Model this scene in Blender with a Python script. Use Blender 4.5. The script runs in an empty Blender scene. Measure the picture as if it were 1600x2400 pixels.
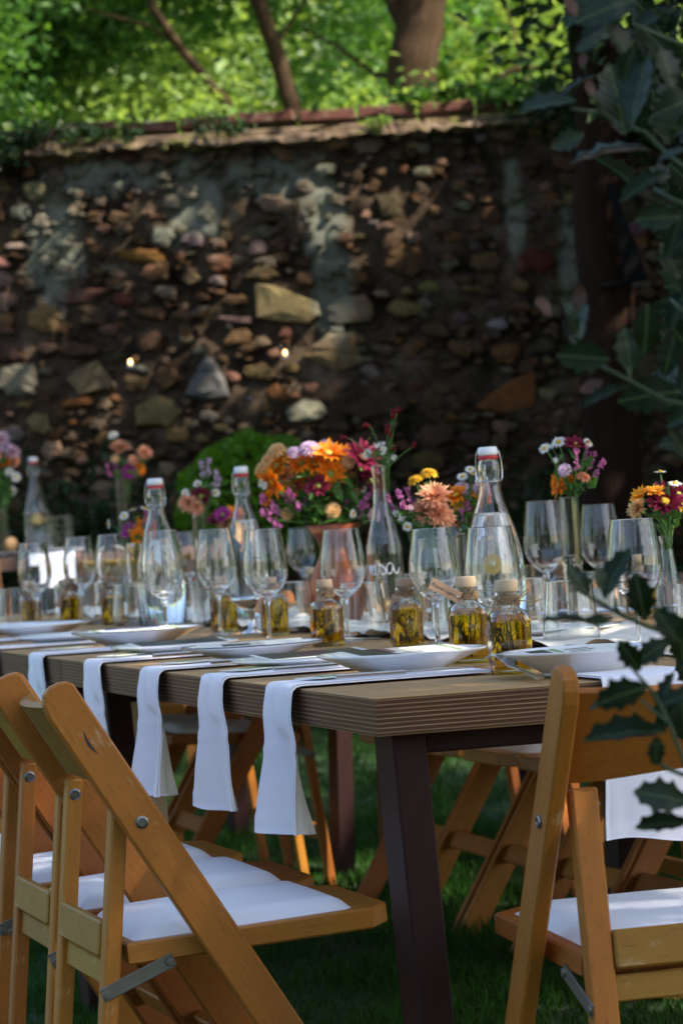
import bpy, math, random
import numpy as np
from mathutils import Vector, Matrix

# ---------------------------------------------------------------- camera, world, sun, exposure
S = bpy.context.scene
COL = S.collection
random.seed(4)
RNG = np.random.default_rng(4)
R = math.radians
FPX, CAMZ, ROLL, PITCH = 8000.0, 1.0, 0.062, 15.0 / 8000.0
CAMROT = Matrix.Rotation(math.pi / 2 + PITCH, 3, 'X') @ Matrix.Rotation(-ROLL, 3, 'Z')
cd = bpy.data.cameras.new('camera')
cd.sensor_fit = 'VERTICAL'; cd.sensor_height = 36.0; cd.sensor_width = 24.0
cd.lens = FPX / 2400.0 * 36.0
cd.clip_start = 0.1; cd.clip_end = 500.0
cd.dof.use_dof = True; cd.dof.focus_distance = 5.15; cd.dof.aperture_fstop = 9.5
cam = bpy.data.objects.new('camera', cd); COL.objects.link(cam)
cam.matrix_world = Matrix.Translation((0, 0, CAMZ)) @ CAMROT.to_4x4()
S.camera = cam

SUN_DIR = Vector((0.63, -0.29, 0.72)).normalized()          # towards the sun: right, a little behind the camera, high
elev = math.asin(SUN_DIR.z); azim = math.atan2(SUN_DIR.x, SUN_DIR.y)
world = bpy.data.worlds.new('World'); S.world = world; world.use_nodes = True
wn = world.node_tree.nodes; wl = world.node_tree.links
for n in list(wn): wn.remove(n)
wo = wn.new('ShaderNodeOutputWorld'); bg = wn.new('ShaderNodeBackground'); sky = wn.new('ShaderNodeTexSky')
sky.sky_type = 'NISHITA'; sky.sun_disc = False; sky.sun_elevation = elev; sky.sun_rotation = azim
sky.air_density = 1.0; sky.dust_density = 2.0; sky.ozone_density = 1.0
bg.inputs['Strength'].default_value = 0.11
wl.new(sky.outputs[0], bg.inputs[0]); wl.new(bg.outputs[0], wo.inputs[0])
sl = bpy.data.lights.new('sun', 'SUN'); sl.energy = 4.2; sl.angle = R(0.6); sl.color = (1.0, 0.93, 0.82)
sun = bpy.data.objects.new('sun', sl); COL.objects.link(sun)
sun.rotation_euler = SUN_DIR.to_track_quat('Z', 'Y').to_euler(); sun.location = (4, -2, 12)

S.view_settings.view_transform = 'Standard'; S.view_settings.look = 'None'
S.view_settings.gamma = 1.0; S.view_settings.use_curve_mapping = False
S.view_settings.exposure = 1.68
cy = S.cycles
cy.use_denoising = True
cy.max_bounces = 24; cy.diffuse_bounces = 4; cy.glossy_bounces = 6; cy.transmission_bounces = 24; cy.transparent_max_bounces = 24
cy.sample_clamp_indirect = 4.0; cy.blur_glossy = 0.6

# ---------------------------------------------------------------- helpers
def at(x, y, Y):
    """the point at distance Y that lies on pixel (x, y) of the 1600x2400 frame"""
    d = CAMROT @ Vector(((x - 800) / FPX, -(y - 1200) / FPX, -1.0))
    return Vector((0, 0, CAMZ)) + d * (Y / d.y)
def onz(x, y, z):
    d = CAMROT @ Vector(((x - 800) / FPX, -(y - 1200) / FPX, -1.0))
    return Vector((0, 0, CAMZ)) + d * ((z - CAMZ) / d.z)
TH = 0.755                                                  # table height
ANG = R(15.32)                                              # the long table runs away to the left
C0 = Vector((0.030, 4.601, 0.0))                            # near corner of the table
UU = Vector((-math.sin(ANG), math.cos(ANG), 0)); VV = Vector((math.cos(ANG), math.sin(ANG), 0))
def P(u, v, z=TH): return C0 + UU * u + VV * v + Vector((0, 0, z))
def uv(p):
    d = Vector((p[0] - C0.x, p[1] - C0.y, 0)); return d.dot(UU), d.dot(VV)

class MB:
    def __init__(s): s.v = []; s.f = []; s.g = []; s.m = []
    def add(s, V, F, G=None, mi=0):
        o = len(s.v); s.v += [tuple(p) for p in V]
        s.g += [tuple(p) for p in (G if G is not None else V)]
        s.f += [tuple(i + o for i in f) for f in F]; s.m += [mi] * len(F); return s
    @staticmethod
    def sup(pr, d=.0011):
        out = []
        for a, b in zip(pr, pr[1:]):
            L = math.hypot(b[0] - a[0], b[1] - a[1]); out.append(a)
            if L > 4 * d:
                for f in (d / L, 1 - d / L): out.append((a[0] + (b[0] - a[0]) * f, a[1] + (b[1] - a[1]) * f))
        return out + [pr[-1]]
    def loft(s, rings, closed=True, cap=True, grain=None, mi=0):
        n = len(rings[0]); V = [p for r in rings for p in r]; F = []
        for k in range(len(rings) - 1):
            for i in range(n if closed else n - 1):
                j = (i + 1) % n
                F.append((k * n + i, k * n + j, (k + 1) * n + j, (k + 1) * n + i))
        if cap and closed:
            F.append(tuple(range(n - 1, -1, -1))); F.append(tuple((len(rings) - 1) * n + i for i in range(n)))
        return s.add(V, F, grain, mi)
    def beam(s, p0, p1, w, t, ref=(0, 1, 0), ch=0.003, mi=0):
        p0 = Vector(p0); p1 = Vector(p1); a = p1 - p0; L = a.length; a.normalize()
        ey = Vector(ref); ey = (ey - a * ey.dot(a)).normalized(); ez = a.cross(ey)
        ch = min(ch, w * .3, t * .3); o = random.random() * 50
        def ring(x, k):
            hw, ht = w / 2 - k, t / 2 - k
            q = [(hw - ch, ht), (hw, ht - ch), (hw, -ht + ch), (hw - ch, -ht), (-hw + ch, -ht), (-hw, -ht + ch), (-hw, ht - ch), (-hw + ch, ht)]
            return [(x, b, c) for b, c in q]
        G = []; rings = []
        for x, k in ((0, ch), (ch, 0), (L - ch, 0), (L, ch)):
            r = ring(x, k * .7); G += [(o + g[0], g[1] + o, g[2]) for g in r]
            rings.append([p0 + a * g[0] + ey * g[1] + ez * g[2] for g in r])
        rings = [list(reversed(r)) for r in rings]; n = 8
        G = [G[k * n + n - 1 - i] for k in range(4) for i in range(n)]
        return s.loft(rings, grain=G, mi=mi)
    def box(s, c, size, ch=0.002, mi=0):
        c = Vector(c); h = size[0] / 2
        return s.beam(c - Vector((h, 0, 0)), c + Vector((h, 0, 0)), size[1], size[2], (0, 1, 0), ch, mi)
    def slab(s, out, th, o, ex, ey, ch=0.002, mi=0):
        """prism over the 2D outline (counter-clockwise), centred thickness along ex x ey, chamfered"""
        o = Vector(o); ex = Vector(ex).normalized(); ey = Vector(ey).normalized(); ez = ex.cross(ey); n = len(out)
        ins = []
        for i in range(n):
            a = Vector(out[i - 1]); b = Vector(out[i]); c = Vector(out[(i + 1) % n])
            n1 = Vector((-(b - a).y, (b - a).x)).normalized(); n2 = Vector((-(c - b).y, (c - b).x)).normalized()
            nn = (n1 + n2); nn = nn / max(nn.length_squared / 2, .3)
            ins.append((b.x + nn.x * ch, b.y + nn.y * ch))
        of = random.random() * 50; G = []; rings = []
        for q, z in ((ins, -th / 2), (out, -th / 2 + ch), (out, th / 2 - ch), (ins, th / 2)):
            rings.append([o + ex * p[0] + ey * p[1] + ez * z for p in q]); G += [(p[0] + of, p[1] + of, z) for p in q]
        return s.loft(rings, grain=G, mi=mi)
    def lathe(s, prof, n=28, o=(0, 0, 0), mi=0, wob=None):
        o = Vector(o); rings = []; V = []; F = []; idx = []
        for r, z in prof:
            if r < 1e-6:
                idx.append([len(V)]); V.append(o + Vector((0, 0, z)))
            else:
                idx.append(list(range(len(V), len(V) + n)))
                for i in range(n):
                    t = 2 * math.pi * i / n; k = wob(t, r, z) if wob else 1
                    V.append(o + Vector((r * k * math.cos(t), r * k * math.sin(t), z)))
        for a, b in zip(idx, idx[1:]):
            if len(a) == 1 and len(b) == 1: continue
            for i in range(n):
                j = (i + 1) % n
                if len(a) == 1: F.append((a[0], b[j], b[i]))
                elif len(b) == 1: F.append((a[i], a[j], b[0]))
                else: F.append((a[i], a[j], b[j], b[i]))
        return s.add(V, F, None, mi)
    def tube(s, pts, r, n=8, mi=0, cap=True):
        pts = [Vector(p) for p in pts]; m = len(pts)
        rr = r if isinstance(r, (list, tuple)) else [r] * m
        t0 = (pts[1] - pts[0]).normalized(); ref = Vector((0, 0, 1)) if abs(t0.z) < .9 else Vector((1, 0, 0))
        e = (ref - t0 * ref.dot(t0)).normalized(); rings = []; G = []; d = 0
        for i in range(m):
            t = (pts[min(i + 1, m - 1)] - pts[max(i - 1, 0)]).normalized()
            e = (e - t * e.dot(t)).normalized(); b = t.cross(e)
            if i: d += (pts[i] - pts[i - 1]).length
            rings.append([pts[i] + (e * math.cos(2 * math.pi * k / n) + b * math.sin(2 * math.pi * k / n)) * rr[i] for k in range(n)])
            G += [(d, rr[i] * math.cos(2 * math.pi * k / n), rr[i] * math.sin(2 * math.pi * k / n)) for k in range(n)]
        return s.loft(rings, grain=G, mi=mi, cap=cap)
    def grid(s, fn, nu, nv, mi=0):
        V = [fn(i / nu, j / nv) for j in range(nv + 1) for i in range(nu + 1)]
        F = [(j * (nu + 1) + i, j * (nu + 1) + i + 1, (j + 1) * (nu + 1) + i + 1, (j + 1) * (nu + 1) + i) for j in range(nv) for i in range(nu)]
        G = [(i / nu, j / nv, 0) for j in range(nv + 1) for i in range(nu + 1)]
        return s.add(V, F, G, mi)
    def mesh(s, name, mats, smooth=False):
        me = bpy.data.meshes.new(name); me.from_pydata(s.v, [], s.f)
        for m in (mats if isinstance(mats, (list, tuple)) else [mats]): me.materials.append(m)
        if any(s.m): me.polygons.foreach_set('material_index', s.m)
        a = me.attributes.new('gc', 'FLOAT_VECTOR', 'POINT'); a.data.foreach_set('vector', [c for g in s.g for c in g])
        me.polygons.foreach_set('use_smooth', [smooth] * len(me.polygons)); me.update(); return me
    def build(s, name, mats, parent=None, smooth=False, **k):
        return link(name, s.mesh(name, mats, smooth), parent, **k)

def link(name, me, parent=None, loc=None, rot=None, scale=None, color=None):
    o = bpy.data.objects.new(name, me); COL.objects.link(o)
    if parent is not None: o.parent = parent
    if loc is not None: o.location = loc
    if rot is not None: o.rotation_euler = rot
    if scale is not None: o.scale = scale if isinstance(scale, (tuple, list, Vector)) else (scale,) * 3
    if color is not None: o.color = (*color, 1)
    return o
def tag(o, label=None, cat=None, group=None, kind=None):
    for k, v in (('label', label), ('category', cat), ('group', group), ('kind', kind)):
        if v: o[k] = v
    return o
def thing(name, label, cat, loc=(0, 0, 0), rz=0.0, group=None):
    o = bpy.data.objects.new(name, None); COL.objects.link(o); o.empty_display_size = .05
    o.location = loc; o.rotation_euler = (0, 0, rz); return tag(o, label, cat, group)
def copy_thing(o, loc, rz, label, parent=None):
    c = o.copy(); COL.objects.link(c)
    if parent is None:
        c.location = loc; c.rotation_euler = (0, 0, rz); c['label'] = label
    else: c.parent = parent
    for ch in o.children: copy_thing(ch, None, None, None, c)
    return c
def fast_mesh(name, V, F, mat, smooth=False):
    """V (N,3), F (M,k) arrays"""
    me = bpy.data.meshes.new(name); k = F.shape[1]
    me.vertices.add(len(V)); me.vertices.foreach_set('co', np.asarray(V, np.float32).ravel())
    me.loops.add(F.size); me.loops.foreach_set('vertex_index', F.astype(np.int32).ravel())
    me.polygons.add(len(F)); me.polygons.foreach_set('loop_start', np.arange(0, F.size, k, dtype=np.int32))
    me.polygons.foreach_set('use_smooth', np.full(len(F), smooth))
    me.materials.append(mat); me.update(calc_edges=True); me.validate(); return me
def leaf_cloud(C, L, W, up=0.4, rng=RNG, droop=0.25):
    """one folded diamond per centre: (N*5 verts, N*4 tris)"""
    N = len(C); d = rng.normal(size=(N, 3)); d[:, 2] = d[:, 2] * .6 - droop; d /= np.linalg.norm(d, axis=1)[:, None]
    n = rng.normal(size=(N, 3)); n[:, 2] += up * 3; n -= d * (n * d).sum(1)[:, None]; n /= np.linalg.norm(n, axis=1)[:, None]
    b = np.cross(d, n); l = (L * rng.uniform(.6, 1.25, N))[:, None]; w = (W * rng.uniform(.7, 1.2, N))[:, None]
    base = C - d * l * .5
    V = np.stack([base, base + d * l * .45 + b * w * .5 + n * w * .18, base + d * l - n * l * .1, base + d * l * .45 - b * w * .5 + n * w * .18], 1)
    i = np.arange(N)[:, None] * 4
    F = np.concatenate([i + np.array([0, 1, 2]), i + np.array([0, 2, 3])], 0)
    return V.reshape(-1, 3), F
def clumps(boxes, n, per, spread, rng=RNG):
    """leaf centres in clumps spread over ellipsoids (cx,cy,cz,rx,ry,rz)"""
    out = []; w = np.array([b[3] * b[4] * b[5] for b in boxes]) ** .67; w /= w.sum()
    for b, k in zip(boxes, rng.multinomial(n, w)):
        d = rng.normal(size=(k, 3)); d /= np.linalg.norm(d, axis=1)[:, None]; r = rng.uniform(.15, 1, k)[:, None] ** .5
        c = np.array(b[:3]) + d * r * np.array(b[3:6])
        out.append((c[:, None, :] + rng.normal(size=(k, per, 3)) * np.array([spread, spread, spread * .6])).reshape(-1, 3))
    return np.concatenate(out, 0)

# ---------------------------------------------------------------- materials
class NT:
    def __init__(s, name):
        s.mat = bpy.data.materials.new(name); s.mat.use_nodes = True; s.t = s.mat.node_tree
        s.bsdf = s.t.nodes['Principled BSDF']; s.out = s.t.nodes['Material Output']
    def n(s, typ, **k):
        q = s.t.nodes.new(typ)
        for a, v in k.items():
            if a in q.inputs: q.inputs[a].default_value = v
            else: setattr(q, a, v)
        return q
    def l(s, a, b): s.t.links.new(a, b)
    def noise(s, vec, scale, detail=4, rough=.6, dist=0.0):
        q = s.n('ShaderNodeTexNoise'); q.inputs['Scale'].default_value = scale; q.inputs['Detail'].default_value = detail
        q.inputs['Roughness'].default_value = rough; q.inputs['Distortion'].default_value = dist
        if vec is not None: s.l(vec, q.inputs['Vector'])
        return q.outputs['Fac']
    def mapping(s, vec, sc):
        q = s.n('ShaderNodeMapping'); q.inputs['Scale'].default_value = sc; s.l(vec, q.inputs['Vector']); return q.outputs[0]
    def ramp(s, fac, stops):
        q = s.n('ShaderNodeValToRGB'); s.l(fac, q.inputs[0]); e = q.color_ramp.elements
        while len(e) < len(stops): e.new(.5)
        for x, (p, c) in zip(e, stops): x.position = p; x.color = (*c, 1) if len(c) == 3 else c
        return q.outputs[0]
    def mix(s, fac, a, b, mode='MIX'):
        q = s.n('ShaderNodeMix'); q.data_type = 'RGBA'; q.blend_type = mode
        for v, i in ((fac, 0), (a, 6), (b, 7)):
            if hasattr(v, 'links'): s.l(v, q.inputs[i])
            else: q.inputs[i].default_value = v if i == 0 else ((*v, 1) if len(v) == 3 else v)
        return q.outputs[2]
    def math(s, op, a, b=0.0):
        q = s.n('ShaderNodeMath'); q.operation = op
        for v, i in ((a, 0), (b, 1)):
            if hasattr(v, 'links'): s.l(v, q.inputs[i])
            else: q.inputs[i].default_value = v
        return q.outputs[0]
    def bump(s, h, st=.3, d=.002):
        q = s.n('ShaderNodeBump'); q.inputs['Strength'].default_value = st; q.inputs['Distance'].default_value = d
        s.l(h, q.inputs['Height']); s.l(q.outputs[0], s.bsdf.inputs['Normal'])
    def col(s, c):
        if hasattr(c, 'links'): s.l(c, s.bsdf.inputs['Base Color'])
        else: s.bsdf.inputs['Base Color'].default_value = (*c, 1)
    def set(s, **k):
        for a, v in k.items():
            i = s.bsdf.inputs[a.replace('_', ' ')]
            if hasattr(v, 'links'): s.l(v, i)
            else: i.default_value = v
        return s
def plain(name, c, rough=.5, var=0.0, **k):
    m = NT(name); m.set(Roughness=rough, **k)
    if var:
        tc = m.n('ShaderNodeTexCoord').outputs['Object']; f = m.noise(tc, 14, 5)
        m.col(m.mix(f, tuple(x * (1 - var) for x in c), tuple(min(1, x * (1 + var)) for x in c)))
    else: m.col(c)
    return m.mat
def mk_wood(name, dark, light, worn, rough=.42):
    m = NT(name); gc = m.n('ShaderNodeAttribute', attribute_name='gc').outputs['Vector']
    rnd = m.n('ShaderNodeObjectInfo').outputs['Random']
    f1 = m.noise(m.mapping(gc, (2.2, 34, 34)), 1.0, 5, .62, .5); f2 = m.noise(m.mapping(gc, (9, 260, 260)), 1.0, 3, .6)
    f3 = m.noise(gc, 9, 4, .7)
    c = m.mix(m.math('ADD', m.math('MULTIPLY', f1, .75), m.math('MULTIPLY', f2, .3)), dark, light)
    fleck = m.ramp(m.noise(m.mapping(gc, (45, 420, 420)), 1.0, 2, .5), [(.62, (0, 0, 0)), (.72, (1, 1, 1))])
    c = m.mix(m.math('MULTIPLY', fleck, .45), c, tuple(x * .35 for x in dark))
    wear = m.ramp(m.noise(m.mapping(gc, (14, 40, 40)), 1.0, 8, .75), [(.60, (0, 0, 0)), (.70, (1, 1, 1))])
    c = m.mix(m.math('MULTIPLY', wear, .6), c, worn)
    hs = m.n('ShaderNodeHueSaturation'); m.l(c, hs.inputs['Color'])
    m.l(m.math('ADD', m.math('MULTIPLY', rnd, .35), .82), hs.inputs['Value']); m.l(m.math('ADD', m.math('MULTIPLY', rnd, .02), .49), hs.inputs['Hue'])
    m.col(hs.outputs[0]); m.set(Roughness=m.math('ADD', m.math('MULTIPLY', f3, .3), rough - .12)); m.set(Specular_IOR_Level=.36)
    m.bump(f2, .25, .0006); return m.mat
def leafmat(name, c1, c2, trans=.35, rough=.45, spec=.4):
    m = NT(name); g = m.n('ShaderNodeNewGeometry').outputs['Random Per Island']
    tc = m.n('ShaderNodeNewGeometry').outputs['Position']
    f = m.math('ADD', m.math('MULTIPLY', g, .7), m.math('MULTIPLY', m.noise(tc, .9, 2), .4))
    c = m.mix(f, c1, c2); m.col(c); m.set(Roughness=rough, Specular_IOR_Level=spec)
    t = m.n('ShaderNodeBsdfTranslucent'); tcx = m.mix(.5, c, (min(1, c2[0] * 2.2), min(1, c2[1] * 1.9), c2[2] * .7)); m.l(tcx, t.inputs[0])
    mx = m.n('ShaderNodeMixShader'); mx.inputs[0].default_value = trans
    m.l(m.bsdf.outputs[0], mx.inputs[1]); m.l(t.outputs[0], mx.inputs[2]); m.l(mx.outputs[0], m.out.inputs[0]); return m.mat
def petalmat(name, c, c2=None):
    m = NT(name); gc = m.n('ShaderNodeAttribute', attribute_name='gc').outputs['Vector']
    g = m.n('ShaderNodeNewGeometry').outputs['Random Per Island']
    sx = m.n('ShaderNodeSeparateXYZ'); m.l(gc, sx.inputs[0])
    cc = m.mix(sx.outputs[0], c2 or tuple(x * .75 for x in c), c); hs = m.n('ShaderNodeHueSaturation'); m.l(cc, hs.inputs['Color'])
    m.l(m.math('ADD', m.math('MULTIPLY', g, .35), .78), hs.inputs['Value']); m.col(hs.outputs[0]); m.set(Roughness=.6, Specular_IOR_Level=.25)
    t = m.n('ShaderNodeBsdfTranslucent'); m.l(hs.outputs[0], t.inputs[0]); mx = m.n('ShaderNodeMixShader'); mx.inputs[0].default_value = .3
    m.l(m.bsdf.outputs[0], mx.inputs[1]); m.l(t.outputs[0], mx.inputs[2]); m.l(mx.outputs[0], m.out.inputs[0]); return m.mat
def mk_glass(name, c=(1, 1, 1), ior=1.46, rough=0.0):
    m = NT(name); m.col(c); m.set(Roughness=rough, IOR=ior, Transmission_Weight=1.0); return m.mat

WOOD = mk_wood('varnished_beech', (.235, .074, .009), (.48, .176, .026), (.60, .44, .24))
OLIVE_SHEEN = mk_wood('olive_sheen_varnish', (.22, .106, .011), (.40, .208, .025), (.55, .42, .22))  # olive tint paints in the surrounding greenery's reflection on the varnish
PALEW = mk_wood('raw_beech', (.44, .30, .19), (.58, .42, .28), (.7, .55, .4), .6)
STEELLEG = plain('painted_steel', (.028, .011, .010), .55, .25, Specular_IOR_Level=.15)
VINYL = plain('white_vinyl', (.83, .83, .86), .38, .03)
PORC = plain('porcelain', (.86, .86, .85), .12, 0, Coat_Weight=.4)
CERAM = plain('white_ceramic', (.82, .82, .82), .25)
RUBBER = plain('red_rubber', (.55, .03, .035), .5)
CUTL = plain('stainless_steel', (.62, .61, .60), .16, 0, Metallic=1.0)
BOLT = plain('dull_steel', (.20, .20, .20), .35, .4, Metallic=1.0)
STRAPM = plain('worn_strap_steel', (.16, .155, .13), .5, .5, Metallic=.7)
COPPER = plain('copper', (.30, .092, .042), .38, .2, Metallic=1.0)
GLASS = mk_glass('clear_glass', (.985, .995, .99))
WATER = mk_glass('water', (.97, .985, .985), 1.33)
OIL = mk_glass('olive_oil', (.72, .41, .004), 1.46)
TWINE = plain('jute_twine', (.34, .22, .12), .9, .3)
KRAFT = plain('kraft_card', (.42, .27, .17), .85, .06)
INK = plain('ink', (.03, .025, .03), .7)
CARD = plain('cream_card', (.74, .74, .64), .75, .04)
PRINT_G = plain('green_print', (.22, .36, .12), .7)
PRINT_D = plain('photo_print', (.022, .022, .03), .3, .5)
PRINT_R = plain('pink_print', (.30, .12, .13), .4, .3)
BLUEGL = plain('blue_glaze', (.05, .1, .42), .2)
GOLD = plain('gold_sticker', (.55, .40, .13), .45, .15, Metallic=.4)
WAXW = plain('white_paint_marker', (.85, .85, .88), .6)
BLACKW = plain('black_webbing', (.006, .006, .006), .9, 0, Specular_IOR_Level=.05)
STEM = leafmat('flower_stem', (.05, .12, .02), (.10, .22, .04), .2)
GREENS = leafmat('bouquet_leaf', (.03, .09, .015), (.08, .19, .03), .3)
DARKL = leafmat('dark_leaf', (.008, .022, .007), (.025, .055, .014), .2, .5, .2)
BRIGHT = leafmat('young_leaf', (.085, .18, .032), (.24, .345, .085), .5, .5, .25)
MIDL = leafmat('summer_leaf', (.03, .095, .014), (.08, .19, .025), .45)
CANOPYL = leafmat('canopy_leaf', (.022, .07, .010), (.05, .12, .016), .3, .5, .2)
BOXL = leafmat('box_leaf', (.045, .14, .008), (.14, .28, .016), .4, .5, .25)
GRASSM = leafmat('grass_blade', (.011, .042, .007), (.034, .10, .013), .3, .6, .12)
DRY = leafmat('dry_leaf', (.05, .018, .008), (.08, .03, .012), .2)
HERB = plain('steeped_herb', (.06, .035, .012), .8, .3)
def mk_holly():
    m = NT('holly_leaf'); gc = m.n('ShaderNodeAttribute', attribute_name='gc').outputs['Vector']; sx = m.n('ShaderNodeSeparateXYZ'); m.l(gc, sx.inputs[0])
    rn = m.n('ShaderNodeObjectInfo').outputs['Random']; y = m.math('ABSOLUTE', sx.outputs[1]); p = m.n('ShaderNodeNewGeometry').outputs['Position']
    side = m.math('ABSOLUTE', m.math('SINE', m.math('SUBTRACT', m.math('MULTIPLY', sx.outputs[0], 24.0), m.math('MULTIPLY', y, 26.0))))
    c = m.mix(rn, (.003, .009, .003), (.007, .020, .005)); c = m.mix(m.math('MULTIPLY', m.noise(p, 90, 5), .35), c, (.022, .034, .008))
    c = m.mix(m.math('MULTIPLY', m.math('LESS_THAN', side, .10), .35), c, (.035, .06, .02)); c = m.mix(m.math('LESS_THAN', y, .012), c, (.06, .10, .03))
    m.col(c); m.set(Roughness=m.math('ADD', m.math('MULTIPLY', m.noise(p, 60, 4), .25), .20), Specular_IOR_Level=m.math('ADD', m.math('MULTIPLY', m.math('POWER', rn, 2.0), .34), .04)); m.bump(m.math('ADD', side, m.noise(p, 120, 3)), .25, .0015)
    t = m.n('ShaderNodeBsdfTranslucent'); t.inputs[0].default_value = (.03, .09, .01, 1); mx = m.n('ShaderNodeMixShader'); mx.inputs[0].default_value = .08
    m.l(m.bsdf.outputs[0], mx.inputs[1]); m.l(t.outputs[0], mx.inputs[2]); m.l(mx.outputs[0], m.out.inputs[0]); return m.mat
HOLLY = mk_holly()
def mk_bark(name, c1, c2):
    m = NT(name); gc = m.n('ShaderNodeAttribute', attribute_name='gc').outputs['Vector']
    f = m.noise(m.mapping(gc, (2.5, 28, 28)), 1.0, 6, .65, .6); m.col(m.mix(f, c1, c2)); m.set(Roughness=.95, Specular_IOR_Level=.06); m.bump(f, 1.0, .03); return m.mat
BARK = mk_bark('grey_bark', (.010, .006, .004), (.10, .062, .035))
BARKD = mk_bark('dark_bark', (.006, .0035, .0025), (.036, .019, .012))
def mk_cloth(name, c):
    m = NT(name); tc = m.n('ShaderNodeTexCoord').outputs['Object']; f = m.noise(tc, 30, 5)
    m.col(m.mix(f, tuple(x * .94 for x in c), c)); m.set(Roughness=.85, Specular_IOR_Level=.15, Sheen_Weight=.25); m.bump(m.noise(tc, 700, 2), .15, .0006); return m.mat
CLOTH = mk_cloth('napkin_cotton', (.86, .855, .925))
LACE = mk_cloth('runner_lace', (.72, .67, .56))
def mk_ply():
    m = NT('plywood'); gc = m.n('ShaderNodeAttribute', attribute_name='gc').outputs['Vector']
    sx = m.n('ShaderNodeSeparateXYZ'); m.l(gc, sx.inputs[0]); nz = m.n('ShaderNodeSeparateXYZ')
    tcn = m.n('ShaderNodeTexCoord'); m.l(tcn.outputs['Normal'], nz.inputs[0])
    warp = m.noise(m.mapping(gc, (3, 3, 40)), 1.0, 3)
    z = m.math('ADD', sx.outputs[2], m.math('MULTIPLY', warp, .0022))
    ply = m.math('FRACT', m.math('MULTIPLY', z, 160.0))
    vis = m.noise(m.mapping(gc, (2.5, 2.5, 95)), 1.0, 2)
    band = m.ramp(ply, [(.0, (.105, .042, .018)), (.50, (.066, .025, .011)), (.58, (.48, .31, .16)), (.70, (.50, .33, .17)), (.78, (.09, .04, .02))])
    band = m.mix(m.math('MULTIPLY', m.ramp(vis, [(.42, (0, 0, 0)), (.56, (1, 1, 1))]), .5), band, (.11, .05, .026))
    st = m.noise(m.mapping(gc, (16, 16, 500)), 1.0, 4, .7)
    band = m.mix(m.math('MULTIPLY', st, .6), band, (.05, .028, .018))
    g1 = m.noise(m.mapping(gc, (26, 3, 3)), 1.0, 6, .65, .8); g2 = m.noise(gc, 3.5, 5, .6)
    top = m.mix(g1, (.36, .195, .074), (.52, .32, .13)); top = m.mix(m.math('MULTIPLY', m.ramp(g2, [(.45, (0, 0, 0)), (.62, (1, 1, 1))]), .5), top, (.22, .145, .075))
    up = m.math('GREATER_THAN', m.math('ABSOLUTE', nz.outputs[2]), .5)
    m.col(m.mix(up, band, top)); m.set(Roughness=.5, Specular_IOR_Level=.2); m.bump(st, .2, .001); return m.mat
PLY = mk_ply()

HOLLYSTEM = plain('holly_twig', (.022, .045, .012), .6, .3)
# ---------------------------------------------------------------- ground
def sm(a, b, x): t = np.clip((x - a) / (b - a), 0, 1); return t * t * (3 - 2 * t)
def ground_z(x, y): return .17 * sm(10.4, 14.0, np.asarray(y, float))
gx = np.concatenate([[-150, -60, -25], np.linspace(-9, 9, 37), [25, 60, 150]]); gy = np.concatenate([[-150, -60, -20, -5], np.linspace(0, 17, 52), [19, 40, 150]])
GX, GY = np.meshgrid(gx, gy); V = np.stack([GX, GY, ground_z(GX, GY)], -1).reshape(-1, 3)
nu = len(gx); ii, jj = np.meshgrid(np.arange(nu - 1), np.arange(len(gy) - 1)); b = (jj * nu + ii).ravel()
def mk_lawn():
    m = NT('lawn'); p = m.n('ShaderNodeNewGeometry').outputs['Position']
    m.col(m.mix(m.noise(p, 3.0, 6), (.015, .028, .009), (.032, .07, .014))); m.set(Roughness=.95); m.bump(m.noise(p, 60, 4), .6, .02); return m.mat
tag(link('lawn', fast_mesh('lawn', V, np.stack([b, b + 1, b + nu + 1, b + nu], 1), mk_lawn(), True)), kind='structure')
def blades(N, x0, x1, y0, y1, h, w):
    y = RNG.uniform(y0, y1, N); hw = .1 * y + .35; x = RNG.uniform(-1, 1, N) * hw
    B = np.stack([x, y, ground_z(x, y) - .003], 1); a = RNG.uniform(0, 6.28, N); l = h * RNG.uniform(.45, 1.3, N) * (1 + .5 * np.sin(x * 9 + np.sin(y * 7)))
    tilt = RNG.normal(size=(N, 2)) * .38; s = np.stack([np.cos(a), np.sin(a), 0 * a], 1) * (w * RNG.uniform(.7, 1.4, N))[:, None]
    mid = B + np.stack([tilt[:, 0] * l * .3, tilt[:, 1] * l * .3, l * .6], 1); tip = B + np.stack([tilt[:, 0] * l, tilt[:, 1] * l, l * .95], 1)
    V = np.stack([B - s, B + s, mid + s * .7, mid - s * .7, tip], 1).reshape(-1, 3); i = np.arange(N)[:, None] * 5
    return V, np.concatenate([i + np.array([0, 1, 2]), i + np.array([0, 2, 3]), i + np.array([3, 2, 4])], 0)
V, F = blades(120000, -2, 2, 6.3, 15.7, .040, .0019)
tag(link('grass', fast_mesh('grass', V, F, GRASSM)), 'short mown green lawn grass under the tables and chairs', None, None, 'stuff')

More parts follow.
